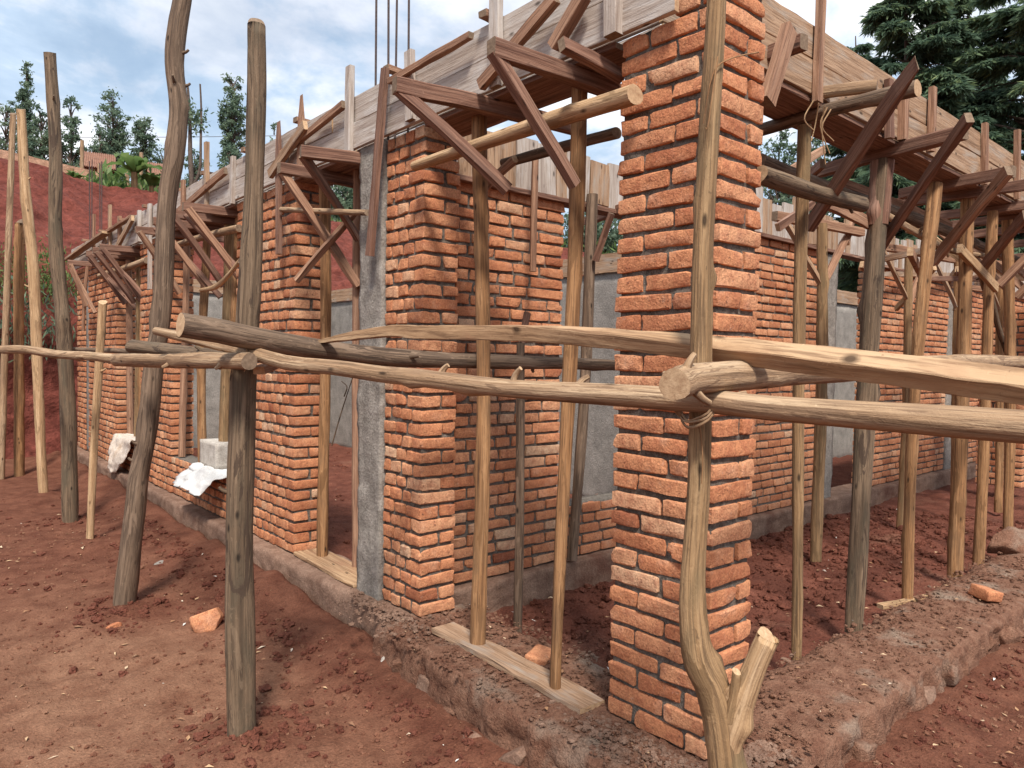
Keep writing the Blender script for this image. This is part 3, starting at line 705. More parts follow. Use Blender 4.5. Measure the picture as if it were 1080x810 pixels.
# inner ring beam formwork
IB = tag(empty('beam_formwork', (2.3, WY, 2.36)), 'weathered upright boards with battens on top of the veranda wall', 'formwork', 'board casings for the ring beam')
for a0, a1, z0 in ((2.3, 4.65, 2.38), (4.65, 8.0, 2.46), (8, 14, 2.43)):
    p = a0
    while p < a1:
        w = R_.uniform(.09, .2); h = R_.uniform(.27, .3) if a0 < 3 else R_.uniform(.2, .38)
        part_stick(IB, 'board', (p+w/2, WY-.02+R_.uniform(-.008, .008), z0-R_.uniform(0, .04)), (p+w/2+R_.uniform(-.012, .012), WY-.02, z0+h), w-.008, .022, R_.choice(['tanboard', 'greyboard', 'greyboard', 'tanboard']), up=(0, 1, 0))
        p += w
    part_stick(IB, 'soffit_board', (a0, WY+.02, z0-.03), (a1, WY+.02, z0-.03), .12, .03, 'red')
BB = tag(empty('beam_formwork', (5.8, 3.6, 2.3)), 'pale boards along the top of the grey plastered inner walls', 'formwork', 'board casings for the ring beam')
for A, B in (((5.78, 3.6, 2.36), (5.78, 11.7, 2.36)), ((2.3, 11.78, 2.4), (5.8, 11.78, 2.4)), ((6.1, 5.28, 2.4), (15, 5.28, 2.4))):
    part_stick(BB, 'board', A, B, .025, .2, 'tanboard')
for y in (4.5, 5.6, 6.7, 7.9, 9, 10.1): part_stick(BB, 'batten', (5.75, y, 1.95), (5.75, y+.02, 2.5), .05, .03, 'brown', up=(1, 0, 0))
for x in (2.9, 3.5, 4.2, 4.9): part_stick(BB, 'batten', (x, 11.75, 2.05), (x, 11.75, 2.6), .04, .03, 'red', up=(0, 1, 0))
for x in (6.6, 7.4, 8.3, 9.3, 10.4): part_stick(BB, 'batten', (x, 5.25, 2.05), (x, 5.25, 2.65), .05, .03, 'brown', up=(0, 1, 0))

# ------------------------------------------------------------------ props with T heads
PG = 'timber props holding up the beam boards'
def prop(P, r, wood, label, bearer=None, knees=(), bw='red', name='timber_prop', seg=12, knots=5, bend=.006, group=PG, wob=.06):
    P = [Vector(p) for p in P]; root = tag(empty(name, tuple(P[0])), label, 'prop', group)
    mb = MB(); tube(mb, P, r, seg, None, wob, knots, bend); mb.build('post', [W[wood], ENDD], root, root.location)
    if bearer:
        for A, B in (bearer if isinstance(bearer[0], (list, tuple)) and not isinstance(bearer[0][0], (int, float)) else [bearer]):
            part_stick(root, 'bearer', A, B, .05, .065, bw, bow=.004)
    for A, B, w, wd, *tp in knees: part_stick(root, 'knee_brace', A, B, .032, w, wd, up=(.3, .3, 1), bow=.006, tip=bool(tp), rag=.0035)
    return root
zk = 2.43
# V1, V2: between pillars
b1 = (AZ(416, 90, zk), AZ(612, 136, zk)); b2 = (AZ(518, 50, zk), AZ(665, 103, zk))
prop([AZ(505, 680, .015), AD(508, 420, 3.36), AD(507, 123, 3.42)], [.035, .035, .037], 'tan', 'tan prop on the far end of the loose board, with a braced head', [b1], [(AZ(419, 94, 2.42), AX(536, 200, 2.02), .055, 'red')])
prop([AZ(587, 728, .012), AD(600, 400, 2.92), AD(611, 92, 2.94)], [.024, .029, .033], 'tan', 'slim leaning prop standing on the loose board nearest the corner pillar', [b2], [(AZ(521, 54, 2.42), AX(606, 196, 2.0), .055, 'red'), (AX(592, 47, 1.8), AX(655, 80, 2.1), .05, 'red')])
prop([AZ(545, 674, -.16), AD(548, 500, 3.66), AD(550, 362, 3.66)], [.025, .024, .022], 'dark', 'thin short dark prop inside the veranda behind the loose board', None, [(AD(550, 362, 3.66), AD(556, 330, 3.7), .02, 'red')])
prop([AY(563, 283, 3.2)+Vector((0, 0, -.02)), AY(566, 160, 3.2)], [.02, .02], 'brown', 'thin sawn upright hanging from the inner beam boards beside the wall edge', None, name='timber_upright', seg=6, knots=0)
prop([AD(604, 590, 4.75), AD(616, 400, 4.75), AD(626, 205, 4.75)], [.035, .035, .036], 'dark', 'dark prop behind the veranda window sill', [((3.75, 3.1, 2.36), (3.95, 3.75, 2.36))], [(AD(645, 225, 4.6), AD(628, 275, 4.7), .04, 'red')])
# V4.. veranda row
LOG = 'log'
def vprop(px, py, top, r, wood, label, bear=None, knees=(), mid=None, bw='red', z0=-.03, Y=1.66):
    B0 = AY(px, py, 1.6); B0 = Vector((B0.x, 1.6+.03, -.06))
    T = AY(top[0], top[1], Y); T.z = 2.41
    P = [B0]+([AY(mid[0], mid[1], 1.65)] if mid else [B0.lerp(T, .5)])+[T]
    return prop(P, r, wood, label, bear, knees, bw)
r4 = vprop(845, 695, (848, 140), [.024, .026, .028], 'olive', 'spotted greenish prop nearest the corner pillar on the veranda edge', None, [(AY(854, 238, 1.72), AY(967, 66, 1.08), .075, 'red', 1)])
for A, B, ra, wd, e in ((AZ(968, 93, 2.44), AZ(800, 138, 2.44), .034, 'dark', ENDM), (AZ(925, 91, 2.52), AZ(805, 109, 2.52), .027, 'rail', ENDD)):
    mb = MB(); tube(mb, [A, A.lerp(B, .5)+Vector((0, 0, .008)), B], [ra, ra*.95, ra*.9], 12, None, .06, 3, 0); o = mb.build('bearer_log', [W[wd], e], r4, r4.location)
v5 = vprop(905, 665, (930, 182), [.043, .047, .052], 'grey', 'thickest grey prop with a rough dark red top on the veranda edge', [(AZ(1018, 139, 2.44), AZ(858, 183, 2.44))], [(AY(1022, 124, 1.12), AY(929, 262, 1.72), .055, 'red'), (AY(868, 172, 1.9), AY(850, 190, 2.1), .05, 'red')])
mb = MB(); a_, b_ = AY(930, 182, 1.66), AY(926, 238, 1.655); a_.z = 2.405; tube(mb, [b_, b_.lerp(a_, .5), a_], [.044, .053, .055], 14, 8, .12, 6, 0); mb.build('bark', [W['red'], ENDD], v5, v5.location)
vprop(963, 630, (985, 200), [.03, .033, .037, .04], 'tan', 'crooked tan prop standing beside a brown board on the veranda edge', [(AZ(1069, 181, 2.44), AZ(950, 205, 2.44))], [(AY(1064, 180, 1.2), AY(985, 276, 1.7), .065, 'brown')], mid=(968, 370))
vprop(1013, 612, (1020, 235), [.045, .043, .042], 'tan', 'thick tan prop with a straight stem before the brick wall', [((5.3, 1.1, 2.44), (5.3, 2.2, 2.44))], [(AY(1083, 226, 1.2), AY(1038, 280, 1.65), .06, 'red')])
vprop(1036, 604, (1047, 250), [.034, .034, .036], 'tan', 'slimmer reddish prop close behind the thick tan one', [((5.95, 1.1, 2.44), (5.95, 2.2, 2.44))], [((5.95, 1.15, 2.42), (5.9, 1.62, 1.9), .05, 'brown')])
for x, lb in ((6.35, 'leaning prop at the broken end of the foundation edge'), (6.9, 'brown prop beyond the broken foundation edge'), (7.7, 'prop among the crowded far braces with a pale knee'), (8.6, 'far veranda prop with a crooked bearer'), (9.8, 'last but one prop of the veranda edge'), (11, 'last prop of the veranda edge')):
    prop([(x, 1.62, -.08), (x+R_.uniform(-.06, .06), 1.66, 1.2), (x+R_.uniform(-.1, .1), 1.68, 2.41)], [.036, .036, .036], R_.choice(['tan', 'brown', 'olive']), lb, [((x, 1.05, 2.44), (x+.06, 2.25, 2.44))], [((x, 1.1, 2.42), (x+.04, 1.64, 1.85), .055, R_.choice(['red', 'brown'])), ((x+.05, 2.2, 2.42), (x+.04, 1.68, 1.9), .05, 'brown')])
# inner row of the veranda
for px, py, tx, ty, r, lb, wd in ((861, 592, 868, 215, .04, 'grey-green prop deeper in the veranda behind the spotted one', 'olive'), (950, 556, 960, 250, .036, 'thin prop deep in the veranda in front of the long brick wall', 'olive'), (1006, 545, 1010, 270, .035, 'far inner prop half hidden behind the thick tan prop', 'tan'), (1052, 540, 1056, 275, .036, 'inner prop near the short brick pillar', 'tan')):
    A = AZ(px, py, -.14); T = AD(tx, ty, (A.x*cF[0]+A.y*cF[1])*1.0); T.z = 2.36
    prop([A, A.lerp(T, .5)+Vector((.02, 0, 0)), T], [r, r, r*.95], wd, lb, [(T+Vector((-.5, .1, 0)), T+Vector((.55, -.05, 0)))], [(T+Vector((.45, 0, 0)), T+Vector((0, 0, -.5)), .05, 'brown'), (T+Vector((-.42, .08, 0)), T+Vector((0, 0, -.45)), .045, 'tanboard')], bw='brown')
# left side openings
prop([AZ(340, 588, .01), AD(343, 400, 4.72), AX(342, 192, 2.13)], [.035, .035, .038], 'tan', 'orange-brown prop in the doorway beside the brick pier', [(AZ(317, 160, zk), AZ(420, 174, zk)), (AZ(294, 177, zk), AZ(400, 198, zk))], [(AZ(319, 163, 2.42), AX(378, 252, 2.15), .05, 'red'), (AZ(298, 182, 2.41), AX(378, 302, 2.18), .05, 'brown')])
prop([AX(376, 612, 2.2), AX(377, 300, 2.2), AX(377, 172, 2.2)], [.032, .03, .03], 'brown', 'thin reddish prop against the concrete column in the doorway', None, [(AX(313, 296, 1.9), AX(374, 224, 2.1), .04, 'brown')])
def lprop(y, x, r, wood, lb, n=2, z0=0.0):
    T = Vector((x+.01, y, 2.41)); A = Vector((x+R_.uniform(-.03, .03), y+R_.uniform(-.05, .05), z0))
    kn = [((1.72, y-.03, 2.42), (x-.03, y-.05+R_.uniform(-.1, .1), 1.9), .05, R_.choice(['red', 'brown']))]
    if n > 1: kn.append(((1.75, y+.12, 2.40), (x+.05, y-.25, 1.82), .045, R_.choice(['red', 'brown'])))
    prop([A, A.lerp(T, .5)+Vector((R_.uniform(-.03, .03), R_.uniform(-.03, .03), 0)), T], [r, r, r*.95], wood, lb, [((1.7, y+.02, 2.44), (2.6, y-.04, 2.44))], kn)
lprop(5.78, 2.12, .04, 'tan', 'prop at the pier side of the wide window opening', 2, .36)
lprop(6.15, 2.16, .042, 'olive', 'pale prop rising behind the white block in the wide window', 1, .36)
lprop(6.6, 2.12, .038, 'tan', 'middle prop of the wide window opening', 2, .36)
lprop(7.17, 2.12, .032, 'brown', 'reddish prop against the edge of the middle brick pier', 1, .36)
lprop(8.62, 2.12, .035, 'tan', 'first tan prop in the farther window opening', 2, .36)
lprop(8.95, 2.14, .034, 'olive', 'middle prop in the farther window opening', 1, .36)
lprop(9.3, 2.12, .036, 'brown', 'prop beside the farthest brick pier', 2, .36)
lprop(10.4, 1.9, .02, 'brown', 'thin upright nailed in front of the farthest brick pier', 2, 1.6)
# ledger logs
LG = 'ledger logs under the beams'
def ledger(P, r, wood, label, **k): return pole(P, r, wood, label, name='ledger_log', cat='log', group=LG, **k)
ledger([AX(434, 176, 1.96), AX(560, 133, 1.965), AX(672, 99, 1.95)], [.026, .032, .036], 'pale', 'smooth pale log spanning from the brick pillar to the corner pillar', knots=3, end=ENDM, cut=(.06, .03))
ledger([AX(530, 172, 2.32), AX(600, 152, 2.32), AX(655, 138, 2.32)], [.024, .024, .024], 'dark', 'thin dark log on the inner side of the two pillar props', knots=2)
ledger([AX(505, 204, 2.15), AX(547, 165, 2.3)], [.022, .02], 'brown', 'short round stick leaning across the tan prop head', knots=1, end=ENDM)
ledger([AY(800, 168, 1.8), AY(900, 208, 1.8), AY(1000, 246, 1.8), AY(1080, 276, 1.8)], [.036, .036, .034, .03], 'dark', 'long dark log running along the inside of the veranda props', knots=6)
ledger([AY(800, 183, 1.57), AY(860, 203, 1.57), AY(913, 216, 1.56)], [.036, .035, .033], 'grey', 'short smooth log with a pale round end beside the corner pillar', knots=2, end=ENDM)
ledger([AY(905, 214, 1.73), AY(950, 238, 1.73), AY(1000, 262, 1.74), AY(1050, 270, 1.74)], [.019, .021, .021, .019], 'rail', 'thin crooked log lashed inside the thickest grey prop', knots=6, bend=.012)
ledger([AX(297, 222, 1.95), AX(389, 223, 1.96)], [.017, .017], 'rail', 'thin pale rod tied level across the doorway braces', knots=1, seg=8)
ledger([AX(184, 259, 2.0), AX(215, 250, 2.0), AX(253, 241, 2.0)], [.03, .03, .03], 'rail', 'short log under the beam at the wide window', knots=2)
ledger([AX(106, 292, 2.0), AX(130, 283, 2.0), AX(156, 274, 2.0)], [.035, .035, .03], 'rail', 'short log under the beam at the farthest pier', knots=2)
ledger([AX(212, 307, 1.85), AX(228, 303, 1.85), AX(243, 288, 1.85), AX(253, 274, 1.85)], [.014, .018, .018, .015], 'pale', 'curved pale stick below the braces of the wide window', knots=1, seg=8)
SB = 'sawn braces nailed across the veranda props'
def brace(A, B, w, wood, label, h=.03): single('timber_brace', label, 'brace', [W[wood], ENDM], lambda mb: (stick(mb, A, B, h, w, bow=.004), tuple(A))[1], SB)
brace(AY(868, 212, 1.72), AY(929, 243, 1.70), .06, 'brown', 'brown board with a cut end below the pale log end')
brace(AY(885, 192, 1.85), AY(1002, 238, 1.85), .05, 'brown', 'long orange-brown board running behind the thickest grey prop')
brace(AY(960, 265, 1.62), AY(976, 300, 2.1), .05, 'brown', 'short slanted board behind the crooked tan prop')
brace(AY(1012, 262, 1.62), AY(1050, 304, 1.6), .06, 'pale', 'pale slanted board beyond the thick tan prop')
brace(AY(928, 289, 3.25), AY(1058, 291, 3.25), .05, 'tanboard', 'long level strip nailed along the top of the far brick wall')
brace(AY(700+112, 195, 2.3), AY(868, 158, 2.3), .05, 'brown', 'orange-brown board slanting below the beam beside the spotted prop')
ledger([AY(1032, 285, 1.9), AY(1045, 318, 1.9), AY(1052, 345, 1.9), AY(1062, 375, 1.9)], [.022, .025, .022, .018], 'grey', 'crooked grey branch hanging among the far props', knots=4)
brace(AY(820, 240, 2.4), AY(858, 215, 2.4), .05, 'red', 'dark red brace between the spotted prop and the wall boards')
for k in range(14):
    x = R_.uniform(5.6, 11.5); y = R_.uniform(2.0, 3.1); z = R_.uniform(1.9, 2.35)
    A = Vector((x, y, z)); B = A+Vector((R_.uniform(-.7, .7), R_.uniform(-.5, .5), R_.uniform(-.45, .45)))
    o = single('timber_brace', 'one of the jumbled boards nailed between the far veranda props', 'brace', [W[R_.choice(['brown', 'red', 'tanboard', 'pale'])], ENDM], lambda mb: (stick(mb, A, B, .03, R_.uniform(.04, .07)), tuple(A))[1], 'jumbled far braces')

# ------------------------------------------------------------------ loose things
def loose_board(mb):
    A, B = AZ(467, 662, .012), AZ(625, 746, .012)
    stick(mb, A, B, .125, .022, bow=.004, rag=.004, taper=1.08); return tuple(A)
single('loose_board', 'pale rough board lying on the foundation under two props', 'board', [W['tanboard'], ENDM], loose_board)
single('threshold_board', 'orange-brown board laid in the doorway below the concrete column', 'board', [W['sawn'], ENDM], lambda mb: (stick(mb, Vector((2.1, 3.67, .012)), Vector((2.13, 4.53, .014)), .2, .02, rag=.004), (2.1, 3.67, 0))[1])
single('timber_offcut', 'brown strip of wood lying on the veranda soil at a crooked prop', 'offcut', [W['pale'], ENDM], lambda mb: (stick(mb, AZ(928, 640, -.05), AZ(985, 629, -.03), .045, .025), tuple(AZ(928, 640, -.05)))[1])
def rock(name, c, s, mat, label, cat, seed, group=None, tone=None):
    P, F = box_grid((10, 10, 8)); P = P*2-1; d = np.linalg.norm(P, axis=1, keepdims=True); Q = P/d*(.55+.45*np.minimum(d, 1.25))
    Q = Q*(1+.3*fbm(Q*1.3+seed, 3)[:, None]+.09*fbm(Q*5+seed, 3)[:, None])
    for q_ in range(9):
        n_v = np.random.RandomState(int(seed*10)+q_).normal(0, 1, 3); n_v /= np.linalg.norm(n_v); e_ = np.maximum(0, Q@n_v-.58); Q = Q-e_[:, None]*n_v
    V = Q*np.array(s)*1.25+np.array(c); t = None if tone is None else np.full(len(V), tone)
    return tag(mesh_np(name, V, F, mat, None, tuple(c), t, True), label, cat, group)
c = AZ(222, 662, -.2); rock('brick_lump', (c.x, c.y, -.15), (.085, .05, .065), BRICK, 'orange lump of broken brick on the earth behind the thick grey pole', 'brick', 2.2, None, .62)
def loose_brick(c, rz, label, tone, tilt=0, s=(.2, .1, .06)):
    bk = Bricks(True); bk.brick((-s[0]/2, -s[1]/2, -s[2]/2), (s[0]/2, s[1]/2, s[2]/2), .007); bk.t[0][:] = tone
    o = mesh_np('loose_brick', np.concatenate(bk.V), np.concatenate(bk.F), BRICK, None, (0, 0, 0), np.concatenate(bk.t), True)
    o.location = c; o.rotation_euler = (tilt, 0, rz); return tag(o, label, 'brick', 'loose bricks lying about')
loose_brick(AZ(1040, 628, .02)+Vector((0, 0, .01)), .9, 'broken brick lying on top of the foundation edge near the far props', .5, .1, (.16, .09, .06))
loose_brick(AZ(570, 694, 0)+Vector((0, .0, .0)), .4, 'orange brick piece half sunk beside the slim leaning prop', .6, .12, (.13, .1, .05))
c = AZ(118, 665, -.2); rock('brick_lump', (c.x, c.y, -.19), (.045, .03, .03), BRICK, 'small red brick lump at the foot of the dark crooked pole', 'brick', 5.1, None, .3)
c = AZ(1062, 700, -.2); rock('stone', (c.x, c.y, -.2), (.06, .03, .02), BLOCK, 'flat pale stone on the earth beside the foundation edge', 'stone', 7.1)
c = AZ(1062, 580, -.02); rock('stone', (c.x, c.y, .03), (.17, .12, .09), KERB, 'large dusty stone among the far props', 'stone', 9.4)
c = AZ(403, 705, -.2); rock('stone', (c.x, c.y, -.17), (.035, .03, .025), BLOCK, 'fist-sized pale stone below the broken foundation corner', 'stone', 3.3)
c = AZ(183, 594, -.2); rock('stone', (c.x, c.y, -.19), (.13, .07, .018), CONC, 'flat grey slab lying on the earth beyond the thick grey pole', 'stone', 6.3)
# exposed rubble along the foundation edge
k = 0
for x in (2.75, 3.5, 3.66, 3.85, 4.3, 4.47, 4.62, 4.8, 5.0, 5.2, 5.4):
    rock('foundation_stone', (x+R_.uniform(-.05, .05), 1.165+R_.uniform(-.02, .01), -.12+R_.uniform(-.03, .02)), (R_.uniform(.05, .1), .05, R_.uniform(.05, .075)), R_.choice([PLINTH, KERB, KERB]), 'rough stone bedded in the outer face of the veranda foundation', 'stone', k*1.7, 'stones in the foundation edge'); k += 1
for y in np.arange(1.5, 3.1, .23):
    rock('foundation_stone', (1.74+R_.uniform(-.03, .03)+.05*(y > 2.4), y, -.15+R_.uniform(-.03, .02)), (.045, R_.uniform(.03, .06), R_.uniform(.03, .05)), R_.choice([PLINTH, KERB, KERB, PLINTH]), 'rough rubble stone at the foot of the crumbling foundation strip', 'stone', k*1.7, 'rubble at the foundation strip'); k += 1
# things on the sills
def cloth(name, pts, label, cat, mat, seed, sag=.02, th=.006):
    """pts: 4 x n grid of world points"""
    G = np.array([[tuple(p) for p in r] for r in pts]); m_, n_ = G.shape[:2]; N = 16
    U = np.linspace(0, m_-1, N*2); Vv = np.linspace(0, n_-1, N)
    out = []
    for u in U:
        i = min(int(u), m_-2); fu = u-i
        for v in Vv:
            j = min(int(v), n_-2); fv = v-j
            out.append(G[i, j]*(1-fu)*(1-fv)+G[i+1, j]*fu*(1-fv)+G[i, j+1]*(1-fu)*fv+G[i+1, j+1]*fu*fv)
    V = np.array(out); V = V+np.stack([fbm(V*8+seed, 3), fbm(V*8+seed+9, 3), .6*fbm(V*10+seed+20, 3)], 1)*sag
    n = N; F = []
    for i in range(2*N-1):
        for j in range(N-1): F.append([i*n+j, i*n+j+1, (i+1)*n+j+1, (i+1)*n+j])
    loc = tuple(V.mean(0)); o = mesh_np(name, V, F, mat, None, loc, smooth=True)
    s = o.modifiers.new('thickness', 'SOLIDIFY'); s.thickness = th
    return tag(o, label, cat)
cloth('cement_paper', [[(2.22, 8.5, .385), (2.22, 8.95, .385), (2.22, 9.3, .385)], [(1.99, 8.5, .38), (1.99, 8.95, .385), (1.99, 9.36, .385)], [(1.93, 8.62, .2), (1.9, 9.0, .18), (1.93, 9.4, .22)], [(1.9, 8.98, -.02), (1.87, 9.05, -.02), (1.92, 9.3, .1)]], 'torn beige cement paper draped over the farther window sill', 'paper sack', SACK, 3, .05)
cloth('white_sack', [[(2.16, 5.8, .375), (2.16, 6.1, .385), (2.16, 6.45, .375)], [(2.0, 5.8, .375), (2.0, 6.15, .39), (2.0, 6.5, .375)], [(1.88, 5.8, .31), (1.87, 6.15, .34), (1.9, 6.5, .30)], [(1.80, 5.82, .22), (1.79, 6.15, .25), (1.83, 6.5, .2)]], 'crumpled white woven sack hanging over the wide window sill', 'sack', WHITE, 8, .075)
V, F = rough_box((2.02, 6.02, .385), (2.2, 6.42, .6), .03, .008, 9)
V[:, 0] += 0; tag(mesh_np('lime_block', V, F, BLOCK, None, (2.11, 6.22, .385), smooth=True), 'pale rough block standing on the wide window sill behind the white sack', 'block')

# ------------------------------------------------------------------ clods and litter (stuff)
def gz(x, y): return gh(np.array([x]), np.array([y]))[0]
P, F = box_grid((3, 3, 3)); P = P*2-1; P = P/np.linalg.norm(P, axis=1, keepdims=True)
def clods(name, label, n, sampler, mat, smin, smax):
    VV = []; FF = []; c = 0; pts = np.array([sampler() for _ in range(n)])
    z = gh(pts[:, 0], pts[:, 1])
    for (x, y), zz in zip(pts, z):
        s = smin+(smax-smin)*NR.rand()**4
        Q = P*(1+NR.uniform(-.32, .32, (len(P), 1)))*np.array([s*NR.uniform(.8, 1.4), s*NR.uniform(.8, 1.4), s*NR.uniform(.6, 1)])
        VV.append(Q+np.array([x, y, zz+s*.25])); FF.append(F+c); c += len(Q)
    return tag(mesh_np(name, np.concatenate(VV), np.concatenate(FF), mat, smooth=False), label, None, None, 'stuff')
def s_out():
    r = NR.rand()
    if r < .25:
        a, b = POLEFEET[NR.choice([0, 0, 1, 1, 2])]; return (a+NR.normal(0, .17), b+NR.normal(0, .17))
    if r < .6: return (1.72-abs(NR.normal(0, .16)), NR.uniform(1.2, 7))
    if r < .75: return (NR.uniform(1.7, 6), 1.08-abs(NR.normal(0, .1)))
    return (NR.uniform(-.3, 1.7), NR.uniform(.8, 9)) if NR.rand() < .6 else (NR.uniform(1.3, 5), NR.uniform(.1, 1.05))
def s_in():
    return (NR.uniform(2.45, 8), NR.uniform(1.8, 3.25)) if NR.rand() < .8 else (NR.uniform(2.4, 5.6), NR.uniform(3.8, 10))
clods('soil_clods', 'crumbly red soil clods scattered round the pole feet and foundation', 2500, s_out, SOIL2, .003, .024)
clods('soil_crumbs', 'fine crumbs of red soil all over the trodden earth', 9000, lambda: (NR.uniform(-.3, 1.75), .7+7*NR.rand()**1.6) if NR.rand() < .62 else (NR.uniform(1.4, 5.5), NR.uniform(.1, 1.1)), SOIL, .002, .012)
clods('soil_clods', 'dark red soil clods covering the floor inside the building', 4200, s_in, SOIL2, .004, .036)
def crumbs(name, label, n, fn, mats, smin, smax):
    VV = []; FF = []; c = 0
    for k in range(n):
        p = fn(); s = smin+(smax-smin)*NR.rand()**3
        Q = P*(1+NR.uniform(-.35, .35, (len(P), 1)))*np.array([s*NR.uniform(.8, 1.5), s*NR.uniform(.8, 1.5), s*NR.uniform(.5, .9)])
        VV.append(Q+np.array(p)); FF.append(F+c); c += len(Q)
    return tag(mesh_np(name, np.concatenate(VV), np.concatenate(FF), mats, smooth=False), label, None, None, 'stuff')
def on_kerb():
    if NR.rand() < .5: return (NR.uniform(1.77, 2.4), NR.uniform(1.15, 3.05), .004)
    return (NR.uniform(1.8, 6), 1.17+.45*NR.rand(), .0)
crumbs('mortar_crumbs', 'crumbs of mortar and dirt strewn over the foundation strip', 5200, on_kerb, KERB, .002, .011)
crumbs('mortar_crumbs', 'grey cement crumbs at the foot of the brick pillars', 1500, lambda: (2.0-abs(NR.normal(0, .09)), NR.choice([1.55, 3.2])+NR.normal(0, .2), .004) if NR.rand() < .7 else (2.1+NR.rand()*.2, 1.3-abs(NR.normal(0, .05)), .004), PLINTH, .002, .012)
def litter(name, label, n, sampler, lo, hi):
    VV = []; FF = []; TT = []; c = 0; pts = np.array([sampler() for _ in range(n)]); z = gh(pts[:, 0], pts[:, 1])
    for (x, y), zz in zip(pts, z):
        L = lo+(hi-lo)*NR.rand()**2.5; w = L*NR.uniform(.15, .5); a = NR.uniform(0, 2*PI); t = NR.uniform(-.3, .3); cu = L*NR.uniform(0, .25)
        q = [(-L/2, 0, .0), (-L*.1, w/2, cu), (L/2, 0, 0), (-L*.1, -w/2, cu*.4)]
        ca, sa = math.cos(a), math.sin(a)
        zz = max(zz, .008) if 'foundation' in label else zz; VV.append(np.array([(x+p[0]*ca-p[1]*sa, y+p[0]*sa+p[1]*ca, zz+.007+p[2]+p[0]*t*.3) for p in q])); FF.append([c, c+1, c+2, c+3]); c += 4
        TT += [NR.rand()]*4
    return tag(mesh_np(name, np.concatenate(VV), np.array(FF), LITT, tone=TT), label, None, None, 'stuff')
def s_l(): return (NR.uniform(-.4, 1.75), NR.uniform(.9, 8)) if NR.rand() < .6 else (NR.uniform(1.4, 6), NR.uniform(.2, 1.12))
litter('leaf_litter', 'dry leaves and pale wood chips strewn over the trodden earth', 900, s_l, .01, .055)
def kerb_litter():
    p = on_kerb(); return (p[0], p[1])
litter('leaf_litter', 'straw and chips strewn over the veranda soil', 420, s_in, .01, .06)
litter('leaf_litter', 'chips and straw lying on the foundation strip', 150, kerb_litter, .008, .04)

# ------------------------------------------------------------------ vegetation
def leaves_mesh(name, C, size, mat, parent, loc, asp=.45, droop=0.0, dirs=None, tone=None, spread=1.0):
    n = len(C); d = NR.normal(0, 1, (n, 3)) if dirs is None else dirs+NR.normal(0, .35*spread, (n, 3))
    d[:, 2] -= droop; d /= np.linalg.norm(d, axis=1, keepdims=True)
    s = NR.normal(0, 1, (n, 3)); s -= (s*d).sum(1, keepdims=True)*d; s /= np.linalg.norm(s, axis=1, keepdims=True)
    L = size*NR.uniform(.6, 1.35, (n, 1)); w = L*asp*.5
    V = np.stack([C, C+d*L*.45+s*w, C+d*L, C+d*L*.45-s*w], 1).reshape(-1, 3); F = np.arange(4*n).reshape(-1, 4)
    t = NR.uniform(0, 1, n) if tone is None else np.clip(tone+NR.normal(0, .15, n), 0, 1)
    return mesh_np(name, V, F, mat, parent, loc, np.repeat(t, 4))
def conifer(x, y, z, H, Rr, label, group, dens=1.0, seed=0):
    root = tag(empty('conifer_tree', (x, y, z)), label, 'tree', group); rng = np.random.RandomState(seed)
    mb = MB(); tube(mb, [(x, y, z-.5), (x+.1, y, z+H*.5), (x, y+.05, z+H)], [H*.018, H*.011, .02], 10, 14, .05, 0, .02)
    C = []; D = []; T = []
    nb = int(120*dens)
    for k in range(nb):
        h = H*(.08+.9*(k/nb)); f = (1-h/H); L = Rr*(f**.75)*rng.uniform(.55, 1.12)+.3; a = rng.uniform(0, 2*PI)
        o = Vector((x, y, z+h)); rise = rng.uniform(.02, .3)*L; drop = L*rng.uniform(.12, .34)
        tip = Vector((x+math.cos(a)*L, y+math.sin(a)*L, z+h+rise-drop)); midp = o.lerp(tip, .5)+Vector((0, 0, rise*.7))
        tube(mb, [o, midp, tip], [.05*f+.02, .03*f+.012, .006], 5, 4, 0, 0, 0)
        ns = int(14+L*10); bt = rng.uniform(.1, .8)
        for s in np.linspace(.15, 1, ns):
            c = o*(1-s)**2+midp*2*s*(1-s)+tip*s*s
            for sd in (-1, 1):
                l2 = (1.08-s)*L*.33*rng.uniform(.5, 1.1)+.18; a2 = a+sd*rng.uniform(.5, 1.1)
                m = int(6+l2*20)
                for q in range(m):
                    u = q/m; e = (c.x+math.cos(a2)*l2*u+rng.normal(0, .03), c.y+math.sin(a2)*l2*u+rng.normal(0, .03), c.z-.28*l2*u*u*1.4+rng.normal(0, .03))
                    C.append(e); D.append((math.cos(a2+rng.normal(0, .5)), math.sin(a2+rng.normal(0, .5)), -.45)); T.append(bt*.6+.35*u)
    mb.build('trunk', [BARK, BARK], root, root.location)
    C = np.array(C); D = np.array(D, float)
    leaves_mesh('crown', C, .25, CONIF, root, root.location, .2, .15, D, np.array(T), .8)
    return root
CG = 'tall conifers behind the veranda'
def at_dir(px, D): d = ray(px, 380); return d[0]*D, d[1]*D
for px, D, z, H, Rr, lb, sd in ((945, 20, -.2, 12.5, 3.6, 'tall dark conifer with drooping boughs rising just above the veranda beam', 1), (1078, 19, -.2, 15, 3.8, 'largest conifer, cut by the picture edge over the beam end', 2), (1010, 26, -.2, 15.5, 3.9, 'conifer standing behind and between the two nearest ones', 3), (893, 30, -.2, 15, 2.9, 'smaller conifer seen beside the batten above the beam', 4)):
    x, y = at_dir(px, D); conifer(x, y, z, H, Rr, lb, CG, 1.0, sd)
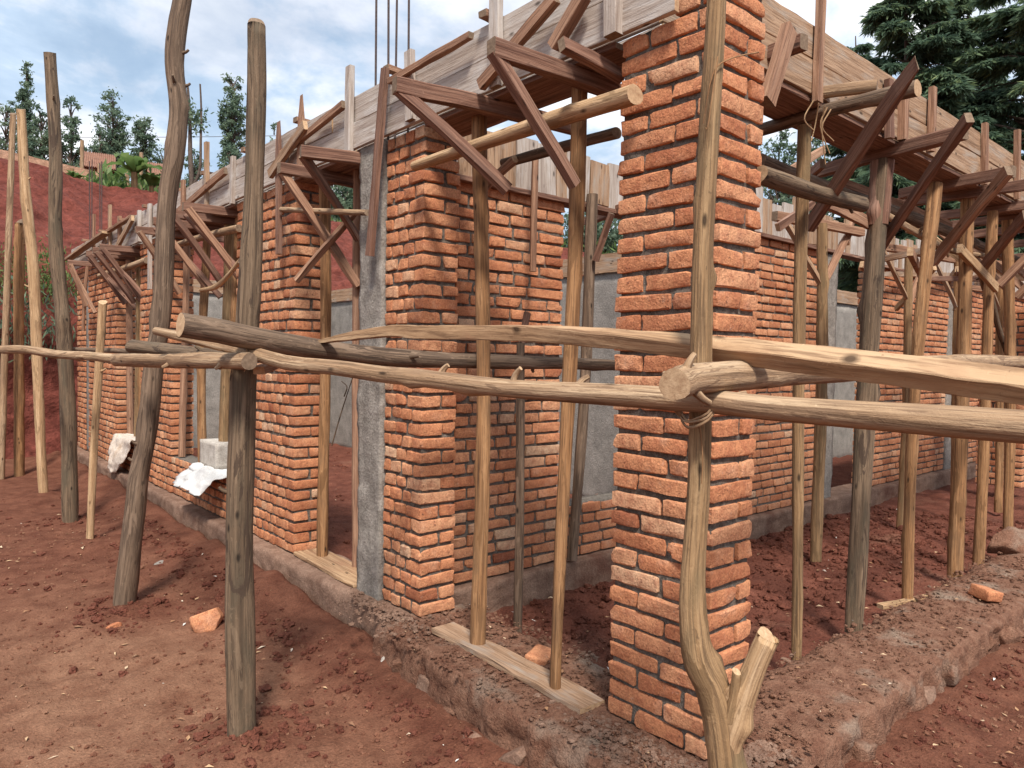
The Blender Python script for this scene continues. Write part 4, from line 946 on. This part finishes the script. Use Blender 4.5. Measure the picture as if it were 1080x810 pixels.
def broad(px, D, z, zt, wpx, label, group, kind='round', n=2600, mat=None, lf=.16, seed=0, trunk=.5, cat='tree', name='broadleaf_tree'):
    x, y = at_dir(px, D); H = zt-z; r = wpx/762*D/2; rng = np.random.RandomState(seed)
    root = tag(empty(name, (x, y, z)), label, cat, group)
    mb = MB(); tube(mb, [(x, y, z-.4), (x+rng.uniform(-.2, .2), y, z+H*.5), (x+rng.uniform(-.2, .2), y, z+H*.8)], [max(.05, H*.014), H*.009, .02], 8, 8, .05, 0, .02)
    C = []; T = []; n = int(n*2.3)
    z0 = z+H*trunk; hc = (zt-z0)/2; ncl = int(110+r*40)
    for k in range(ncl):
        while True:
            q = rng.uniform(-1, 1, 3)
            if np.linalg.norm(q) < 1: break
        sh = 1.0
        if kind == 'cone': sh = .25+.75*(1-(q[2]+1)/2)
        if kind == 'umbrella': sh = .45+.55*(q[2]+1)/2
        c = np.array([x+q[0]*r*sh, y+q[1]*r*sh, z0+hc+q[2]*hc]); cr = r*rng.uniform(.12, .32)
        b = Vector((x, y, max(z+H*.25, c[2]-r*.7))); tube(mb, [b, b.lerp(Vector(c), .5)+Vector((0, 0, .1)), Vector(c)], [.04, .025, .008], 5, 3, 0, 0, 0)
        m = int(n/ncl); p = rng.normal(0, .5, (m, 3)); C.append(c+p*cr*np.array([1, 1, .75])); T.append(np.full(m, rng.uniform(.15, .85)))
    mb.build('trunk', [BARK, BARK], root, root.location)
    leaves_mesh('crown', np.concatenate(C), lf, mat or LEAF, root, root.location, .5, .3, None, np.concatenate(T))
    return root
TG = 'trees standing behind the red earth bank'
def zt_of(py, D): return EYE+(374-py)/762*D
for px, yt, w, D, kind, tr, n, lb in (
    (30, 66, 34, 34, 'cone', .1, 3400, 'tall pointed dark tree at the head of the earth bank'), (8, 105, 36, 36, 'round', .1, 2600, 'dark bushy tree at the picture edge above the bank'), (45, 112, 36, 32, 'round', .05, 2800, 'dense green tree behind the leaning grey pole'),
    (76, 100, 36, 33, 'umbrella', .05, 3000, 'tree with upswept feathery branches beyond the leaning pole'), (120, 100, 42, 36, 'umbrella', .35, 3000, 'spreading tree with a thin trunk over the tiled roof'), (106, 140, 24, 34, 'round', .05, 1600, 'low rounded tree just behind the tiled roof'),
    (152, 122, 24, 35, 'round', .4, 1800, 'small airy tree between the spreading tree and the crooked pole'), (172, 150, 40, 36, 'round', .05, 2200, 'broad bush-like tree beyond the banana plants'), (245, 76, 27, 34, 'round', .45, 2000, 'lone slender tree with an oval crown and bare stem'),
    (242, 152, 24, 30, 'round', 0, 1500, 'low tree at the foot of the slender one'), (205, 158, 36, 33, 'round', 0, 2000, 'low dark tree beneath the bare broken trunk'), (288, 128, 20, 34, 'cone', 0, 1400, 'small pointed tree showing over the beam boards')):
    broad(px, D, 5.0, zt_of(yt, D), w, lb, TG, kind, n, None, .145, int(px), tr)
for px, yt, w, D, n, z, lb in ((360, 188, 60, 30, 3000, 4.8, 'leafy tree glimpsed through the top of the doorway'), (628, 205, 90, 34, 4200, 4.6, 'green tree glimpsed through the veranda window'), (560, 190, 60, 40, 2400, 4.8, 'distant tree behind the inner beam boards'),
                         (815, 130, 60, 34, 3600, 0, 'light green tree between corner pillar and spotted prop'), (850, 120, 50, 42, 3000, 0, 'taller light tree beyond the spotted prop'), (775, 150, 60, 45, 2600, 0, 'distant tree hidden mostly by the corner pillar'), (905, 215, 80, 24, 3400, 0, 'dark bushy tree low behind the wall boards'), (990, 235, 90, 22, 3600, 0, 'dense bushy tree under the conifers behind the far braces'), (1065, 240, 80, 24, 3400, 0, 'bushy tree low at the far end of the veranda')):
    broad(px, D, z, zt_of(yt, D), w, lb, 'trees glimpsed through the building', 'round', n, None, .2, int(px)+7, .02)
# bare broken trunk with tufts
x, y = at_dir(201, 30); root = tag(empty('bare_tree', (x, y, 5)), 'thin bare broken trunk with a few tufts beside the crooked pole', 'tree')
mb = MB(); tube(mb, [(x, y, 4.8), (x+.05, y, 7.5), (x-.1, y, zt_of(96, 30))], [.13, .1, .05], 8, 8, .08, 4, .03); tube(mb, [(x+.05, y, 8.2), (x+.3, y-.3, 9.3), (x+.28, y-.3, zt_of(95, 30)+.1)], [.07, .05, .03], 8, 6, .08, 1, .02)
mb.build('trunk', [BARK, BARK], root, root.location)
C = NR.normal(0, .28, (260, 3))+np.array([x+.05, y, zt_of(128, 30)]); leaves_mesh('tuft', C, .22, LEAF, root, root.location)
# banana plants
def banana(px, D, z, s, label):
    x, y = at_dir(px, D); root = tag(empty('banana_plant', (x, y, z)), label, 'plant', 'banana plants on the bank')
    mb = MB(); tube(mb, [(x, y, z-.2), (x, y, z+s*.55)], [.11*s/2, .08*s/2], 9, 5, .04, 0, 0); mb.build('stem', [W['olive'], ENDD], root, root.location)
    z = z-.3; V = []; F = []; T = []
    for k in range(11):
        a = k*2.4+R_.uniform(-.3, .3); L = s*R_.uniform(.6, .95); el = R_.uniform(.5, 1.35); N = 9
        for i in range(N):
            q = i/(N-1); rr = L*q; e = el-q*q*1.5; w = .09*s*(1+.35*math.sin(i*2.7+k))*math.sin(PI*min(1, .08+q*.92))**.7
            cx_ = math.cos(a)*rr*math.cos(el)*1.05; cy_ = math.sin(a)*rr*math.cos(el)*1.05; cz_ = s*.5+L*(q*math.sin(el)-.75*q*q*.9)
            for sgn, zz in ((-1, .25), (0, 0), (1, .25)):
                V.append((x+cx_-math.sin(a)*w*sgn, y+cy_+math.cos(a)*w*sgn, z+cz_+w*zz+R_.uniform(-.015, .015)*s)); T.append(.3+.6*R_.random()*.7+.1*k/10)
        b = len(V)-3*N
        for i in range(N-1):
            for j in range(2): F.append([b+i*3+j, b+i*3+j+1, b+i*3+j+4, b+i*3+j+3])
    mesh_np('leaves', V, F, LEAFB, root, root.location, T, True)
for px, D, z, s, lb in ((142, 17.2, 5.1, 1.5, 'largest banana plant with broad arching leaves beside the pale fence post'), (160, 17.5, 5.0, 1.2, 'banana plant close to the crooked dark pole'), (77, 17, 5.1, .95, 'small banana plant behind the leaning grey pole'), (46, 17, 5.1, .9, 'small banana plant between the far pale poles'), (3, 17, 5.1, 1.2, 'bright banana plant at the picture edge'), (232, 19, 4.9, 1.3, 'banana plant just over the beam boards'), (118, 18.6, 5.2, 1.1, 'low banana plant in front of the tiled roof'), (18, 17.5, 5.1, 1.0, 'banana plant behind the thinnest pole'), (180, 18, 5, 1.1, 'banana plant showing right beside the crooked pole')):
    banana(px, D, z, s, lb)
def ground_cover(name, label, n, fn, mat, size, asp=.3):
    C = np.array([fn() for _ in range(n)]); D = np.tile(np.array([[0, 0, 1.0]]), (n, 1)); o = leaves_mesh(name, C, size, mat, None, (0, 0, 0), asp, 0, D, None, 1.6)
    return tag(o, label, None, None, 'stuff')
def crest():
    x = NR.uniform(-4, 24); y = 19.5+abs(NR.normal(0, 1.5)); return (x, y, 5.0+abs(NR.normal(0, .22))*(1+.8*math.sin(x*1.7)))
ground_cover('undergrowth', 'low green weeds along the top of the earth bank', 9000, crest, LEAFB, .3)
def ledge():
    x = NR.normal(1.75, .4); q = NR.rand(); return (x, 12.75-.15*NR.rand()+.5*q, 2.15+.7*q+NR.normal(0, .1))
ground_cover('undergrowth', 'patch of grass and weeds on the lip of the cut bank', 1700, ledge, LEAFB, .075, .25)
def ledge2():
    return (NR.normal(1.3, .5), 12.4+NR.normal(0, .06), 1.75+NR.normal(0, .25))
ground_cover('undergrowth', 'dry grey roots and weeds hanging from the cut bank', 700, ledge2, LEAF, .14, .2)

# ------------------------------------------------------------------ far structures on the bank
def far_wall():
    A = AD(-40, 152, 18.2); B = AD(118, 188, 20); r = tag(empty('mud_wall', (A.x, A.y, 4.9)), 'low pale mud brick wall along the crest of the earth bank', 'wall')
    d = (B-A); d.z = 0; L = d.length; t = d.normalized(); s = Vector((-t.y, t.x, 0))
    V, F = rough_box((0, -.15, -.6), (L, .15, .0), .12, .02, 5); W2 = []
    for p in V:
        q = p[0]/L; zt = A.z+(B.z-A.z)*q; W2.append((A.x+t.x*p[0]+s.x*p[1], A.y+t.y*p[0]+s.y*p[1], zt+p[2]+.05))
    mesh_np('wall_body', W2, F, MUD, r, r.location, smooth=False)
far_wall()
def house(px, D, yr, w, label):
    x, y = at_dir(px, D); zr = zt_of(yr, D); r = tag(empty('tiled_house', (x, y, 5)), label, 'house', 'tiled houses behind the bank')
    yaw = YAW+.5; c, s = math.cos(yaw), math.sin(yaw)
    def T(p): return (x+p[0]*s+p[1]*c, y-p[0]*c+p[1]*s, p[2])
    V, F = rough_box((-w, -1.5, 4.6), (w, 1.5, zr-.7), .4, .02, 3); mesh_np('wall', [T(p) for p in V], F, MUD, r, r.location)
    V = []; F = []; n = 34
    for sd in (-1, 1):
        b = len(V)
        for i in range(n+1):
            for k in range(7):
                q = k/6; V.append(T((-w-.3+(2*w+.6)*i/n, sd*1.9*q, zr-q*.95+.05*(i % 2)+.03*(k % 2)+.02)))
        for i in range(n):
            for k in range(6): F.append([b+i*7+k, b+i*7+k+1, b+(i+1)*7+k+1, b+(i+1)*7+k])
    mesh_np('roof', V, F, TILE, r, r.location)
house(105, 27, 166, .25, 'small tiled roof house beside the largest banana plant'); house(171, 29, 176, .26, 'second tiled roof half hidden by the crooked pole')
for i, (px, y0, y1, lb) in enumerate(((148, 195, 160, 'pale crooked fence post beside the banana leaves'), (134, 192, 175, 'short pale fence post before the banana plants'), (87, 190, 147, 'square grey post at the tiled roof'), (105, 186, 172, 'thin pale post below the tiled roof'))):
    A, B = AD(px, y0+6, 20.5), AD(px+R_.uniform(-1, 1), y1, 20.5)
    pole([A, A.lerp(B, .5), B], [.06, .055, .05], 'rail', lb, name='fence_post', cat='post', seg=8, knots=1, group='fence posts on the bank')
# power line between two poles out of view
mb = MB(); A, B = AD(-700, 120, 42), AD(420, 150, 42); C = [A.lerp(B, t/20)+Vector((0, 0, -.9*4*(t/20)*(1-t/20)+.55)) for t in range(21)]
tube(mb, C, .016, 5, 2, 0, 0, 0); tag(mb.build('power_line', [REBAR, REBAR], None, tuple(A)), 'thin dark power line crossing the sky over the bank', 'cable')
# strings and bark strips
def strips(name, label, pts, r=.003, wood='pale', group='bark strips used as ties'):
    mb = MB()
    for P in pts: tube(mb, P, [r, r*.7], 5, 4, 0, 0, 0)
    tag(mb.build(name, [W[wood], ENDM], None, tuple(pts[0][0])), label, 'tie', group)
Q = AY(870, 112, 1.35)
strips('bark_tie', 'curly bark strips dangling from the twin bearer logs', [[Q+Vector((dx, 0, 0)), Q+Vector((dx+R_.uniform(-.05, .05), .02, -.07)), Q+Vector((dx+R_.uniform(-.04, .06), .01, -R_.uniform(.1, .22)))] for dx in (-.09, -.05, 0, .02, .05)])
Q = AD(253, 372, 2.68)
strips('bark_tie', 'bark strip tying the pale rails to the thick grey pole', [[Q+Vector((0, 0, .05)), Q+Vector((.02, -.02, 0)), Q+Vector((.0, .01, -.06))], [Q+Vector((.03, 0, .045)), Q+Vector((.045, -.03, 0)), Q+Vector((.02, .01, -.07))]])
def lash(c, ax, ay, label, turns=3, r=.0035):
    c = Vector(c); f = Vector((cF[0], cF[1], 0)); rt = Vector((cR[0], cR[1], 0)); P = []
    for k in range(turns*12+1):
        t = 2*PI*k/12; P.append(c+f*math.cos(t)*ax+rt*math.sin(t)*ay+Vector((0, 0, .05*math.sin(t+.6)+.02*(k/(turns*12)-.5)+R_.uniform(-.004, .004))))
    mb = MB(); tube(mb, P, [r, r*.8], 5, 2, .1, 0, 0); tag(mb.build('bark_tie', [W['rail'], ENDM], None, tuple(c)), label, 'tie', 'bark strips used as ties')
lash(AD(254, 370, 2.80), .082, .055, 'wound bark lashing holding the long rail on the thick grey pole')
lash(AD(738, 423, 1.675), .072, .04, 'wound bark lashing where the long rail crosses the forked pole')
Q = AD(740, 500, 1.66)
strips('bark_tie', 'peeling bark strip hanging down the forked pole', [[AD(737, 440, 1.665), AD(741, 480, 1.66), AD(740, 510, 1.665)], [AD(757, 60, 1.68), AD(747, 130, 1.675), AD(744, 135, 1.675)], [AD(800, 55, 1.9), AD(770, 62, 1.72), AD(752, 78, 1.685), AD(742, 130, 1.68)]], .0022, 'tan')
Q = AD(362, 400, 3.0)
strips('bark_tie', 'loose twig hanging under the long rail at the doorway', [[AX(350, 470, 1.9), AX(360, 435, 1.9), AX(372, 398, 1.9)], [AX(363, 418, 1.9), AX(366, 408, 1.9), AX(360, 402, 1.9)]], .004, 'grey')
bpy.context.view_layer.update()
